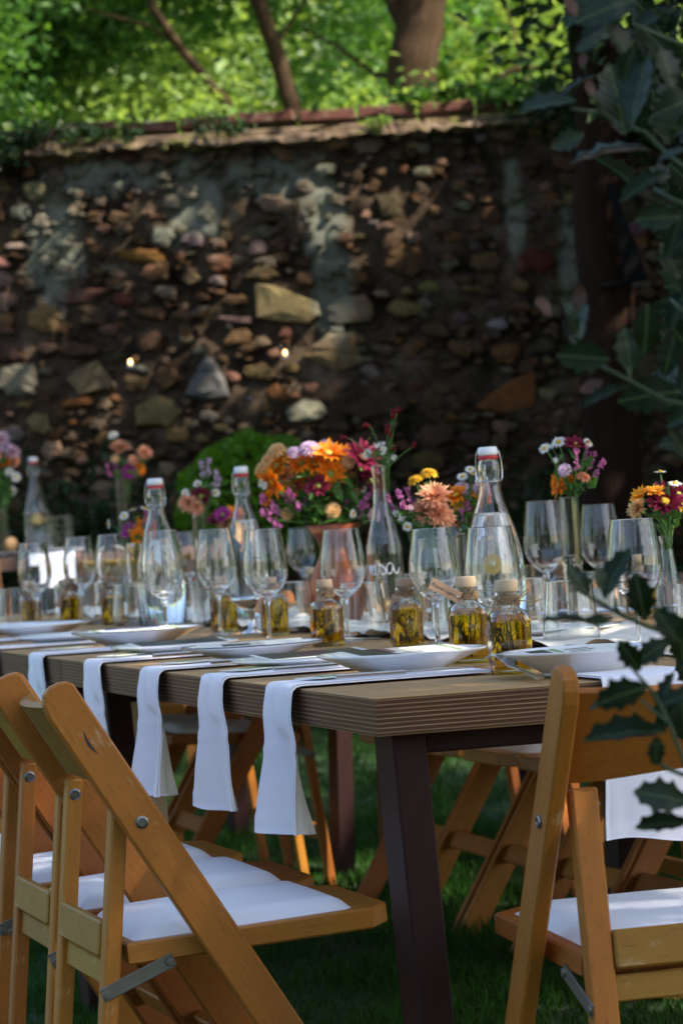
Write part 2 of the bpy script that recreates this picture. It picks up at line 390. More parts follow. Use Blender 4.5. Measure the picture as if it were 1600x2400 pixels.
# hillside behind the wall, closing the view
hx = np.linspace(-45, 45, 46); hy = np.linspace(16.6, 110, 48); HX, HY = np.meshgrid(hx, hy)
HZ = 2.35 + np.maximum(HY - 19, 0) * .33 + .7 * np.sin(HX * .31 + HY * .2) * sm(18, 26, HY) + .4 * np.sin(HX * .9) * np.sin(HY * .55) * sm(18, 26, HY)
V = np.stack([HX, HY, HZ], -1).reshape(-1, 3); nu = len(hx); ii, jj = np.meshgrid(np.arange(nu - 1), np.arange(len(hy) - 1)); b = (jj * nu + ii).ravel()
def mk_hill():
    m = NT('hillside'); p = m.n('ShaderNodeNewGeometry').outputs['Position']
    m.col(m.ramp(m.noise(p, 1.3, 7, .7), [(.3, (.05, .09, .02)), (.45, (.13, .19, .05)), (.56, (.22, .26, .11)), (.68, (.30, .30, .22))])); m.set(Roughness=.95); return m.mat
tag(link('hillside', fast_mesh('hillside', V, np.stack([b, b + 1, b + nu + 1, b + nu], 1), mk_hill(), True)), kind='structure')

# ---------------------------------------------------------------- stone wall
WY = 16.0
wall = thing('stone_wall', 'tall old rubble stone wall with mossy brick coping behind the tables', 'wall', (0, WY, 0))
def mk_mortar(name, stone=False):
    m = NT(name); p = m.n('ShaderNodeNewGeometry').outputs['Position']
    f = m.noise(p, 9, 8, .7)
    if stone:
        oc = m.n('ShaderNodeObjectInfo').outputs['Color']
        if stone == 'chip':
            oc = m.ramp(m.n('ShaderNodeNewGeometry').outputs['Random Per Island'], [(p_, tuple(c_ * .85 for c_ in k_)) for p_, k_ in ((0, DIM), (.18, BRN), (.34, GRY), (.44, TAN), (.54, DIM), (.68, BRN), (.78, ORA), (.86, PNK), (.92, PUR), (.96, BRN))])
        hs = m.n('ShaderNodeHueSaturation'); m.l(oc, hs.inputs['Color'])
        m.l(m.math('ADD', m.math('MULTIPLY', m.noise(p, 22, 8, .7), 1.1), .42), hs.inputs['Value']); base = hs.outputs[0]
        base = m.mix(m.math('MULTIPLY', m.ramp(m.noise(p, 16, 5, .7), [(.55, (0, 0, 0)), (.7, (1, 1, 1))]), .35), base, (.10, .05, .025))
    else: f2 = m.noise(p, 3.2, 5, .6); f = m.math('ADD', m.math('MULTIPLY', f, .6), m.math('MULTIPLY', f2, .45)); base = m.ramp(f, [(.38, (.014, .010, .007)), (.48, (.050, .034, .022)), (.58, (.105, .072, .046)), (.70, (.19, .14, .095))])
    # grey-green lichen in tall streaks; the central ones also paint in sunlit streaks
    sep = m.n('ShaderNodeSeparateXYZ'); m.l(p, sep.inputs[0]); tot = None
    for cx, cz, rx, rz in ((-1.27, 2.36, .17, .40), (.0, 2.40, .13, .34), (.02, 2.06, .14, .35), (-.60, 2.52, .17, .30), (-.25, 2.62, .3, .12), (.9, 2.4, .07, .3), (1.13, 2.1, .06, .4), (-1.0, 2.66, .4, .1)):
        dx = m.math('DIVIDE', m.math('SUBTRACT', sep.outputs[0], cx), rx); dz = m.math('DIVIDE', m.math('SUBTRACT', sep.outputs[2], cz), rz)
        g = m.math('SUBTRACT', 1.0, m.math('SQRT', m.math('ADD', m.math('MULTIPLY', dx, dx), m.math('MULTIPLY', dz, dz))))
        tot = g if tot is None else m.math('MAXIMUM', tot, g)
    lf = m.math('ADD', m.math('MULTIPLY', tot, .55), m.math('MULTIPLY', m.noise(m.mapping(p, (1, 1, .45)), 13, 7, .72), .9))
    lich_sun = m.ramp(lf, [(.50, (0, 0, 0)), (.72, (1, 1, 1))])
    m.col(m.mix(m.math('MULTIPLY', lich_sun, .55 if stone else .9), base, m.mix(m.noise(p, 30, 5), (.13, .135, .10), (.30, .31, .24))))
    m.set(Roughness=.95, Specular_IOR_Level=.06); m.bump(m.noise(p, 45, 8, .75), .9, .02); return m.mat
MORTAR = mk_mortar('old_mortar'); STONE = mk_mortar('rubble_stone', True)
nx, nz = 400, 64
wx = np.linspace(-7.2, 7.2, nx); wz = np.linspace(-.1, 2.80, nz); WX, WZ = np.meshgrid(wx, wz)
def fbm(x, z, s):
    r = np.random.default_rng(s); o = 0
    for k in range(26):
        f = r.uniform(3, 40); a = r.uniform(0, 6.28); o = o + np.sin((x * np.cos(a) + z * np.sin(a)) * f + r.uniform(0, 6)) / (f ** .6)
    return o
D = fbm(WX, WZ, 3) * .020 + fbm(WX * 2.3, WZ * 2.3, 9) * .016 - .018
V = np.stack([WX, -D, WZ], -1).reshape(-1, 3); nu = nx; ii, jj = np.meshgrid(np.arange(nx - 1), np.arange(nz - 1)); b = (jj * nu + ii).ravel()
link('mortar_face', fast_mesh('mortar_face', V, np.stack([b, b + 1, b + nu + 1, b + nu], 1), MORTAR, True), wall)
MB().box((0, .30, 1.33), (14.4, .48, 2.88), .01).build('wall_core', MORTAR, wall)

def stone_mesh(seed, pts=None):
    r = random.Random(seed); n = r.choice((6, 7, 7, 8, 9))
    if pts is None:
        ang = [2 * math.pi * (i + r.uniform(-.42, .42)) / n for i in range(n)]
        q = r.choice([2.0, 2.6, 3.4])
        pts = []
        for a in ang:
            c, s_ = abs(math.cos(a)), abs(math.sin(a)); rad = (c ** q + s_ ** q) ** (-1 / q) * r.uniform(.78, 1.12) * .5
            pts.append((rad * math.cos(a), rad * math.sin(a)))
        q2 = []
        for i in range(n):
            a, b = pts[i], pts[(i + 1) % n]; k = r.uniform(.90, 1.03); q2 += [a, ((a[0] + b[0]) / 2 * k + r.uniform(-.03, .03), (a[1] + b[1]) / 2 * k + r.uniform(-.03, .03))]
        pts = q2
    n = len(pts); m = MB(); cx = r.uniform(-.12, .12); cz = r.uniform(-.1, .16)
    rings = [[(x * .98, 1.2, z * .98) for x, z in pts], [(x, .12 + r.uniform(-.1, .1), z) for x, z in pts],
             [(x * .93 + cx * .04, -.72 + r.uniform(-.14, .14), z * .93 + cz * .04) for x, z in pts],
             [(x * .62 + cx * .6 + r.uniform(-.07, .07), -.90 + r.uniform(-.12, .12), z * .62 + cz * .6 + r.uniform(-.07, .07)) for x, z in pts]]
    rings = [list(r_) for r_ in rings]
    m.loft(rings, cap=False); o = len(m.v); m.add([(cx, -1.0, cz)], []); k = len(rings) - 1
    for i in range(n): m.f.append((k * n + i, k * n + (i + 1) % n, o)); m.m.append(0)
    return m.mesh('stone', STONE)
STV = [stone_mesh(50 + k) for k in range(22)]
TRI = [(-.5, -.42), (-.1, -.5), (.5, -.46), (.42, -.1), (.2, .3), (.02, .5), (-.14, .28), (-.3, 0)]
STRI = [stone_mesh(90, TRI), stone_mesh(91, [(-.5, -.36), (-.05, -.5), (.46, -.34), (.5, .1), (.44, .5), (.1, .30), (-.2, .02)]), stone_mesh(92, [(-.5, .5), (-.48, -.34), (-.1, -.44), (.34, -.5), (.5, -.3), (.47, 0), (.1, .24), (-.2, .44)])]
TAN, ORA, GRY, BRN, PNK, RED, PAL, DIM, PUR = [tuple(c * .62 for c in k) for k in ((.34, .215, .105), (.32, .135, .045), (.26, .225, .17), (.20, .115, .06), (.36, .22, .145), (.15, .045, .03), (.46, .39, .30), (.13, .080, .045), (.18, .11, .10))]
# rubble stones, measured: centre x, y, width, height (in 1568ths of the frame width), colour, outline
ST = [(660, 697, 152, 97, TAN, 24), (798, 712, 108, 76, TAN), (765, 808, 152, 98, TAN), (930, 711, 104, 46, TAN), (1160, 902, 148, 98, ORA, 23), (1165, 812, 78, 62, ORA), (1142, 746, 48, 32, PAL), (205, 872, 106, 82, PNK), (105, 733, 92, 76, TAN), (45, 876, 104, 84, GRY), (360, 945, 128, 86, TAN), (475, 865, 108, 106, GRY, 22), (387, 868, 66, 58, BRN), (597, 855, 74, 52, BRN), (700, 948, 108, 58, PAL), (571, 930, 60, 46, PAL), (636, 905, 60, 50, ORA), (90, 972, 72, 62, TAN), (120, 1034, 54, 52, PNK), (618, 468, 68, 48, PNK), (475, 488, 48, 50, GRY), (378, 540, 70, 52, GRY), (84, 437, 62, 44, PNK), (318, 586, 106, 36, ORA), (600, 628, 88, 40, BRN), (186, 680, 145, 42, BRN), (178, 804, 112, 42, DIM), (10, 694, 40, 62, PNK), (12, 756, 44, 34, BRN), (862, 932, 175, 62, DIM), (930, 602, 104, 86, DIM), (1115, 602, 76, 50, BRN), (1226, 598, 112, 72, RED), (1196, 656, 46, 36, TAN), (1200, 541, 76, 30, BRN), (1126, 494, 56, 48, BRN), (45, 488, 56, 46, GRY), (95, 514, 46, 30, PNK), (146, 560, 46, 26, GRY), (36, 566, 64, 22, PAL), (540, 690, 62, 30, BRN), (536, 735, 92, 20, PUR), (545, 775, 82, 36, BRN), (944, 806, 46, 40, BRN), (312, 880, 56, 42, BRN), (172, 925, 82, 24, ORA), (1190, 705, 72, 26, BRN), (1242, 1072, 60, 62, DIM), (536, 866, 36, 30, TAN), (900, 560, 50, 60, DIM), (500, 645, 40, 28, GRY), (440, 640, 46, 24, TAN), (640, 560, 40, 40, DIM), (700, 640, 44, 34, BRN), (480, 955, 54, 32, GRY), (410, 1000, 60, 40, TAN), (250, 1010, 62, 44, DIM), (350, 720, 74, 34, DIM), (420, 725, 60, 26, BRN), (250, 760, 54, 36, BRN), (850, 855, 62, 40, GRY), (950, 885, 60, 38, DIM), (1000, 1000, 100, 60, DIM), (1090, 1010, 80, 44, DIM), (655, 765, 40, 26, BRN), (350, 780, 90, 50, DIM), (275, 430, 46, 34, DIM), (560, 395, 44, 34, BRN), (655, 360, 40, 30, ORA), (520, 420, 40, 34, DIM), (700, 430, 50, 44, BRN), (380, 405, 54, 30, GRY), (130, 400, 40, 32, RED), (240, 420, 38, 28, BRN), (1260, 470, 44, 30, BRN), (1060, 430, 50, 40, DIM), (1020, 520, 60, 50, DIM), (1290, 660, 60, 40, DIM), (1050, 690, 70, 34, DIM), (1060, 800, 60, 46, BRN), (30, 1000, 56, 44, GRY), (150, 640, 54, 28, DIM), (280, 690, 66, 40, RED), (60, 650, 60, 30, BRN), (570, 800, 50, 24, DIM), (500, 560, 48, 30, BRN), (590, 570, 60, 34, GRY), (770, 610, 60, 34, GRY), (820, 640, 50, 30, BRN), (1130, 700, 40, 26, PUR), (240, 930, 40, 30, PNK), (270, 820, 44, 30, DIM), (110, 800, 60, 30, DIM), (60, 930, 50, 26, BRN), (1000, 760, 70, 40, DIM), (880, 770, 50, 34, DIM)]
placed = []
def put_stone(px, py, w, h, col, var):
    q = at(px, py, WY); s = WY / FPX; d = min(w, h) * s
    me = STRI[var - 22] if var >= 22 else STV[var]
    r = random.uniform
    o = link('stone', me, wall, (q.x, r(.0, .012), q.z), (r(-.08, .08), (0 if var >= 22 else r(-.2, .2)) + .05, r(-.10, .10)), (w * s, .026 + d * r(.07, .15), h * s), tuple(c * r(.8, 1.15) for c in col))
    placed.append((px, py, w / 2, h / 2)); return o
K = 1600 / 1568
for i, t in enumerate(ST): put_stone(t[0] * K, t[1] * K, t[2] * K, t[3] * K, t[4], t[5] if len(t) > 5 else i % 22)
tries = 0; nfill = 0
while nfill < 192 and tries < 40000:
    tries += 1; x = random.uniform(-40, 1500); y = random.uniform(352, 1180) - .055 * (x - 400)
    w = random.choice([28, 34, 42, 54, 66, 80]) * random.uniform(.8, 1.25) * (1.3 if y > 700 else .95); h = w * random.uniform(.42, .9)
    if tries > 12000: w *= .7; h *= .7
    if any(abs(x - a) < (w / 2 + c) * .93 and abs(y - b_) < (h / 2 + d) * .93 for a, b_, c, d in placed): continue
    put_stone(x, y, w, h, random.choice([BRN, DIM, DIM, BRN, TAN, GRY, BRN, DIM, PUR, PNK]), random.randrange(22)); nfill += 1
# the rest of the rubble: chips between the stones, and the wall to both sides
m = MB(); r = random.Random(8)
def rub(x, z, w, h, seed):
    me = STV[seed % 22]; o = len(m.v); d = .016 + min(w, h) * .11
    m.v += [(x + v.co.x * w, v.co.y * d, z + v.co.z * h) for v in me.vertices]; m.g += [(0, 0, 0)] * len(me.vertices)
    for p in me.polygons: m.f.append(tuple(i + o for i in p.vertices)); m.m.append(seed % 4)
k = 0
PX = np.array([p[:2] for p in placed]); PR = np.array([p[2:] for p in placed])
while k < 4200:
    x = r.uniform(-1.75, 1.6); z = r.uniform(.3, 2.76); px = 800 + x / WY * FPX; py = 1215 - .062 * (px - 800) - (z - 1) / WY * FPX; w = r.uniform(.035, .10) if k < 2200 else r.uniform(.016, .05)
    k += 1
    if ((np.abs(PX[:, 0] - px) < PR[:, 0] * .92 + w * 130) & (np.abs(PX[:, 1] - py) < PR[:, 1] * .92 + w * 70)).any(): continue
    rub(x, z, w, w * r.uniform(.35, .8), k)
for k in range(620):
    x = r.choice([-1, 1]) * r.uniform(1.85, 7); z = r.uniform(.05, 2.7); w = r.uniform(.08, .3); rub(x, z, w, w * r.uniform(.4, .8), k)
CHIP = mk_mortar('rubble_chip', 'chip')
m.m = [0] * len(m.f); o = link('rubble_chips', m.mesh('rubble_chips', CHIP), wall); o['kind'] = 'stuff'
# ledge and brick coping
def mk_ledge():
    m = NT('ledge_mortar'); p = m.n('ShaderNodeNewGeometry').outputs['Position']; rn = m.n('ShaderNodeObjectInfo').outputs['Random']
    c = m.ramp(m.noise(p, 14, 7, .7), [(.3, (.06, .036, .022)), (.5, (.17, .11, .066)), (.7, (.36, .27, .17))])
    c = m.mix(m.math('MULTIPLY', rn, .5), c, (.10, .055, .035))
    c = m.mix(m.ramp(m.noise(p, 6, 6, .7), [(.5, (0, 0, 0)), (.62, (1, 1, 1))]), c, (.16, .145, .03)); m.col(c); m.set(Roughness=.95); m.bump(m.noise(p, 60, 6, .7), .9, .02); return m.mat
LEDGE = mk_ledge()
def slab_mesh(seed):
    r = random.Random(seed); n = 11; m = MB(); rows = []
    for j, (y, z) in enumerate(((.30, -.5), (-.02, -.5), (-.10, -.18), (-.075, .22), (.02, .5), (.30, .62))):
        rows.append([(-.5 + i / (n - 1) + r.uniform(-.02, .02), y + (r.uniform(-.022, .022) if 0 < j < 5 else 0), z + r.uniform(-.22, .22)) for i in range(n)])
    V = [p for q in rows for p in q]; F = [(j * n + i, j * n + i + 1, (j + 1) * n + i + 1, (j + 1) * n + i) for j in range(5) for i in range(n - 1)]
    m.add(V, F); m.f.append(tuple(j * n for j in range(5, -1, -1))); m.f.append(tuple(j * n + n - 1 for j in range(6))); m.m += [0, 0]; return m.mesh('coping_stone', LEDGE)
SL = [slab_mesh(300 + k) for k in range(7)]; x = -7.15; k = 0
while x < 7.1:
    w = random.uniform(.16, .46); link('coping_stone', SL[k % 7], wall, (x + w / 2, .0 + random.uniform(-.006, .02), 2.792 + random.uniform(-.008, .008)), (random.uniform(-.1, .1), random.uniform(-.03, .03), random.uniform(-.05, .05)), (w * 1.02, random.uniform(.8, 1.1), random.uniform(.045, .075))); x += w; k += 1
MB().box((0, .16, 2.80), (14.3, .26, .10), .01).build('coping_bed', LEDGE, wall)
def mk_brick():
    m = NT('old_brick'); p = m.n('ShaderNodeNewGeometry').outputs['Position']; rn = m.n('ShaderNodeObjectInfo').outputs['Random']
    c = m.mix(m.noise(p, 18, 6, .7), (.07, .022, .014), (.20, .065, .038)); c = m.mix(m.math('MULTIPLY', m.ramp(m.noise(p, 11, 5), [(.55, (0, 0, 0)), (.68, (1, 1, 1))]), .7), c, (.30, .25, .17))
    m.col(m.mix(m.math('MULTIPLY', rn, .4), c, (.10, .04, .03))); m.set(Roughness=.9); m.bump(m.noise(p, 70, 5), .6, .006); return m.mat
BRICKM = mk_brick(); bricks = []
for k in range(4):
    b_ = MB(); L, h = .268, .052; out = [(-L / 2, -h / 2), (L / 2, -h / 2 + random.uniform(0, .008)), (L / 2 - random.uniform(0, .02), h / 2), (random.uniform(-.04, .04), h / 2 - random.uniform(0, .008)), (-L / 2 + random.uniform(0, .015), h / 2)]
    b_.slab(out, .26, (0, 0, 0), (1, 0, 0), (0, 0, 1), .006); bricks.append(b_.mesh('brick', BRICKM))
for i in range(50):
    x = -7.0 + i * .282
    link('brick', bricks[i % 4], wall, (x, .20 + random.uniform(-.025, .03), 2.905 + random.uniform(-.006, .008)), (random.uniform(-.03, .03), random.uniform(-.02, .02), random.uniform(-.05, .05)))

# ---------------------------------------------------------------- trees, shrubs
def limb(m, pts, r0, r1, n=10):
    P_ = [Vector(p) for p in pts]; Q = []
    for a in range(len(P_) - 1):
        for k in range(4):
            t = k / 4; Q.append(P_[a].lerp(P_[a + 1], t) + Vector((random.uniform(-1, 1), random.uniform(-1, 1), random.uniform(-1, 1))) * r0 * .12)
    Q.append(P_[-1]); N = len(Q); return m.tube(Q, [r0 + (r1 - r0) * (i / (N - 1)) for i in range(N)], n)
def tree(label, trunk, r0, r1, limbs, boxes, nclump, per, spread, L, W, mat, bark=BARK, name='tree', group=None, cat='tree'):
    b = Vector(trunk[0]); t = thing(name, label, cat, b, 0, group)
    m = MB(); limb(m, [Vector(p) - b for p in trunk], r0, r1, 14); m.build('trunk', bark, t, True)
    for lp, a, c in limbs: limb(MB(), [Vector(p) - b for p in lp], a, c, 8).build('limb', bark, t, True) if True else 0
    C = thin(clumps(boxes, nclump, per, spread)); V, F = leaf_cloud(C, L, W); V = V - np.array(b)
    link('crown', fast_mesh('crown', V, F, mat), t); return t
def shrub(label, boxes, nclump, per, spread, L, W, mat, name='shrub', group=None, cat='shrub', stems=5):
    b0 = boxes[0]; gz = float(ground_z(b0[0], b0[1])) if b0[1] < 15.9 else 2.4
    b = Vector((b0[0], b0[1], gz)); t = thing(name, label, cat, b, 0, group); m = MB()
    for k in range(stems):
        e = Vector((random.uniform(-.6, .6) * b0[3], random.uniform(-.4, .4) * b0[4], b0[2] + .3 * b0[5] - gz)); m.tube([Vector((e.x * .1, e.y * .1, -.02)), e * .5, e], [.012, .009, .004], 5)
    m.build('stems', BARKD, t)
    C = clumps(boxes, nclump, per, spread); V, F = leaf_cloud(C, L, W); link('foliage', fast_mesh('foliage', V - np.array(b), F, mat), t); return t

# leaves cut from the crowns overhead, along the sun's direction, to place sun patches here
SUN_CUTS = [((.02, 16, 2.45), .34), ((.0, 16, 2.12), .28), ((.14, 16, 2.3), .28), ((-1.3, 16, 2.4), .18), ((-1.5, 16, 2.62), .2), ((-1.15, 16, 2.66), .12), ((-.75, 15.95, 2.80), .16), ((-.4, 15.95, 2.81), .22), ((-.1, 15.95, 2.82), .26), ((.25, 15.95, 2.82), .22), ((-1.1, 16, 1.55), .12), ((-1.5, 16, 1.7), .14), ((-.2, 16, 1.45), .09), ((.7, 16, 2.35), .05), ((.75, 16, 2.2), .05),
  ((.35, 8.3, .45), .22), ((.0, 9.2, .0), .25), ((-.4, 9.8, 0), .4), ((.25, 8.7, .05), .14), ((-.02, 8.9, .35), .12), ((-.9, 12, .1), .4), ((.6, 12.5, .1), .5), ((-.55, 5.3, .75), .07), ((.5, 9.4, .8), .2), ((-.6, 13.4, .95), .25),
  ((.44, 19, 3.25), .16), ((.5, 19, 2.9), .14), ((-.35, 20, 3.4), .10), ((-.02, 7.7, 1.09), .07), ((-.35, 8.8, 0), .3), ((-.15, 9.5, 0), .3), ((.02, 7.6, 1.08), .05), ((-.15, 7.75, 1.08), .06), ((.6, 6.2, 1.03), .05), ((.17, 6.75, 1.04), .05), ((.46, 6.9, 1.1), .05), ((-.43, 7.25, .79), .10), ((-.1, 6.15, .78), .06), ((.12, 5.25, .79), .05), ((.0, 6.8, .86), .04), ((-.9, 9.1, .88), .06), ((-.36, 7.3, .86), .05), ((.23, 5.1, .9), .03)] + [((( x - 800) / FPX * .0907 * FPX / w, .0907 * FPX / w, .90), .032) for x, w in ((192, 78), (269, 80), (626, 105), (1020, 117), (1156, 131), (1283, 99), (1413, 96), (1490, 131))]
def thin(C):
    keep = np.ones(len(C), bool); s = np.array(SUN_DIR)
    for p, r in SUN_CUTS:
        d = C - np.array(p); d = d - (d @ s)[:, None] * s; keep &= ~((np.linalg.norm(d, axis=1) < r * RNG.uniform(.7, 1.5, len(C))) & (RNG.random(len(C)) < .93))
    return C[keep]
def T(x, y, Y): return at(x, y, Y)
Y1 = 19.0
tree('stout ridged trunk with a fork, standing behind the brick coping', [T(955, 330, Y1), T(968, 205, Y1), T(975, 100, Y1), T(992, -40, Y1), T(1010, -500, Y1)], .150, .118,
     [([T(955, 90, Y1), T(935, 40, Y1), T(900, -40, Y1), T(800, -420, Y1 - 1)], .05, .035), ([T(1000, 190, Y1), T(880, 175, Y1 + .2), T(790, 110, Y1 + .3), T(700, 60, Y1 + .4)], .02, .006)],
     [(.4, 19.5, 6.9, 3.4, 2.2, 1.6)], 260, 40, .32, .12, .055, MIDL)
Y2 = 20.0
tree('slim leaning trunk in front of the bright foliage, mid frame', [T(690, 290, Y2), T(683, 245, Y2), T(655, 150, Y2), T(640, 100, Y2), T(600, -20, Y2), T(560, -260, Y2)], .056, .042,
     [([T(645, 110, Y2), T(700, 20, Y2), T(780, -60, Y2)], .014, .006)], [(.05, 20.9, 3.95, .55, .4, .30), (-.45, 21.0, 4.35, .95, .5, .5), (-.2, 20.2, 5.6, 2.2, 1.2, .7)], 200, 42, .16, .10, .05, MIDL)
Y3 = 19.2
tree('thin dark diagonal trunk leaning left over the wall', [T(575, 300, Y3), T(545, 262, Y3), T(490, 195, Y3), T(420, 110, Y3), T(360, 20, Y3), T(330, -160, Y3)], .034, .022,
     [([T(420, 110, Y3), T(350, 60, Y3), T(200, 20, Y3)], .010, .005)], [(-1.5, 20.4, 4.0, .62, .5, .40), (-2.0, 18.9, 4.3, .8, .7, .5), (-1.0, 20.6, 4.5, .8, .5, .3)], 190, 46, .15, .10, .048, CANOPYL)
tree('bushy tree with low green branches spilling over the wall at its far left end', [(-2.9, 17.4, 2.2), (-2.8, 17.4, 3.4), (-2.6, 17.3, 4.6)], .08, .05,
     [([(-2.8, 17.4, 3.0), (-2.2, 17.0, 3.3), (-1.7, 16.6, 3.2)], .02, .008)], [(-1.85, 17.0, 3.08, .55, .5, .26), (-2.2, 17.2, 3.6, .8, .6, .5), (-1.75, 16.5, 2.92, .2, .25, .12)], 100, 40, .12, .075, .036, MIDL)
tree('bare twiggy sapling with thin arching branches right of the stout trunk', [T(1230, 300, 18.2), T(1245, 230, 18.2), T(1200, 60, 18.4), T(1150, -80, 18.4)], .012, .006,
     [([T(1130, 200, 18), T(1200, 165, 18), T(1275, 158, 18), T(1330, 170, 18)], .018, .012), ([T(1230, 170, 18.3), T(1130, 90, 18.5), T(1060, 40, 18.6)], .007, .003), ([T(1300, 60, 18), T(1200, 85, 18.2), T(1080, 60, 18.4)], .008, .003)], [(1.3, 18.2, 3.2, .4, .3, .2)], 8, 12, .1, .06, .03, BRIGHT)
# sunlit growth on the slope behind
slope = [(-2.6, 23, 4.2), (-1.6, 24.5, 4.5), (.1, 25, 4.6), (1.5, 24, 4.5), (2.5, 23.5, 4.3), (-2.3, 21.3, 3.5), (-1.1, 22, 3.5), (.25, 22.3, 3.5), (1.15, 22.2, 3.4), (1.95, 21.6, 3.5), (.9, 25.8, 4.6), (2.1, 25.6, 4.6), (-.7, 25.5, 4.6)]
slab_ = ['sunlit light green bush on the slope at the far left above the wall', 'sunlit bush between the thin diagonal trunk and the left frame edge', 'sunlit bush between the slim trunk and the stout trunk', 'bright bush just right of the stout trunk', 'bright bush beyond the bare sapling', 'low pale green bush just over the wall at the far left', 'low bush just over the wall behind the diagonal trunk', 'low bush just over the wall left of the stout trunk', 'low bush just over the wall right of the stout trunk', 'low bush just over the wall beside the holly', 'upper bush behind the stout trunk', 'upper bush behind the bare sapling', 'upper bush between the diagonal and the slim trunk']
for i, (x, y, z) in enumerate(slope):
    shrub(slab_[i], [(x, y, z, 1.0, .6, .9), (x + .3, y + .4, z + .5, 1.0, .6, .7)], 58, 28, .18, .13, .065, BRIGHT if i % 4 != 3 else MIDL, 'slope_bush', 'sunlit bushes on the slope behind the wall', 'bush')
low = [(-2.3, 'low bright weeds along the back of the coping at the left'), (-.9, 'low bright weeds behind the coping below the diagonal trunk'), (.55, 'low weeds behind the coping between the two trunks'), (1.5, 'dark low growth behind the coping right of the stout trunk')]
for i, (x, l) in enumerate(low):
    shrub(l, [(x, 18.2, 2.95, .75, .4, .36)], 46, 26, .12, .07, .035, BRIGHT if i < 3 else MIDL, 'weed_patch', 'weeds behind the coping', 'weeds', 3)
# ivy on the coping
def ivy(label, boxes, n, per, spread, mat=DARKL, L=.06):
    b = Vector(boxes[0][:3]); t = thing('ivy', label, 'ivy', b); C = clumps(boxes, n, per, spread); V, F = leaf_cloud(C, L, L * .85, .1)
    link('leaves', fast_mesh('leaves', V - np.array(b), F, mat), t); MB().tube([(-.3, .05, -.02), (0, 0, .03), (.35, .04, 0)], .008, 5).build('vine', BARKD, t)
ivy('dark ivy creeping along the coping right of the stout trunk', [(.72, 16.10, 2.97, .40, .12, .045), (1.0, 16.0, 2.92, .2, .1, .07)], 34, 20, .04, MIDL, .045)
ivy('ivy mass hanging over the wall top below the holly', [(1.2, 15.92, 2.84, .26, .14, .2), (1.5, 16.0, 2.9, .3, .2, .28)], 60, 24, .06, DARKL)
ivy('small green weed hanging on the ledge under the stout trunk', [(.27, 15.92, 2.84, .05, .04, .05)], 5, 14, .02, BRIGHT, .03)
ivy('wispy dry creeper drooping over the coping above the left wall', [(-1.02, 15.94, 2.86, .24, .08, .05), (-.45, 15.93, 2.88, .14, .06, .06)], 26, 14, .035, DARKL, .035)
ivy('leafy creeper covering the coping at the far left', [(-1.6, 15.92, 2.80, .2, .12, .09), (-1.42, 15.95, 2.86, .16, .1, .05)], 26, 22, .05, DARKL, .05)
# garden shrubs at the foot of the wall
def ball(label, c, r, n, mat):
    b = Vector((c[0], c[1], float(ground_z(*c[:2])))); t = thing('clipped_bush', label, 'bush', b); d = RNG.normal(size=(n, 3)); d /= np.linalg.norm(d, axis=1)[:, None]
    C = np.array(c) + d * np.array(r) * (RNG.uniform(.80, 1.03, n)[:, None]) * (1 + .05 * np.sin(d[:, :1] * 9) * np.sin(d[:, 2:] * 11)); V, F = leaf_cloud(C, .045, .026, .5)
    link('foliage', fast_mesh('foliage', V - np.array(b), F, mat), t)
    m = MB(); pr = [(0, -r[2] * .82)] + [(r[0] * .82 * math.cos(a), r[2] * .82 * math.sin(a)) for a in np.linspace(-1.3, 1.3, 9)] + [(0, r[2] * .82)]
    m.lathe(pr, 20, (0, 0, c[2] - b.z)); m.build('inner_twigs', BARKD, t, True); m2 = MB().tube([(0, 0, -.03), (0, 0, c[2] - b.z)], .03, 7); m2.build('trunk', BARKD, t)
q = at(612, 1150, 14.6); ball('round clipped bright green box bush in front of the wall', (q.x, 14.6, q.z - .06), (.36, .34, .30), 9000, BOXL)
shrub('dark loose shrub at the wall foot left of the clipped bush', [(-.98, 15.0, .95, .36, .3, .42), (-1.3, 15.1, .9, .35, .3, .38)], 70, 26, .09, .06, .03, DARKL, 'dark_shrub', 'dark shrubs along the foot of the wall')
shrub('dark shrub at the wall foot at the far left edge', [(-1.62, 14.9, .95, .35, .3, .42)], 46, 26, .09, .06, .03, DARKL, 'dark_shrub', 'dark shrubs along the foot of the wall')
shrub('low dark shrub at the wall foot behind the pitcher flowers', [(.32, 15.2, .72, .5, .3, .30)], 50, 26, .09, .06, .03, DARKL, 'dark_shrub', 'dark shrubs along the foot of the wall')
shrub('low dark shrub at the wall foot behind the tall swing-top bottle', [(1.05, 15.2, .78, .5, .3, .36)], 60, 26, .09, .06, .03, DARKL, 'dark_shrub', 'dark shrubs along the foot of the wall')
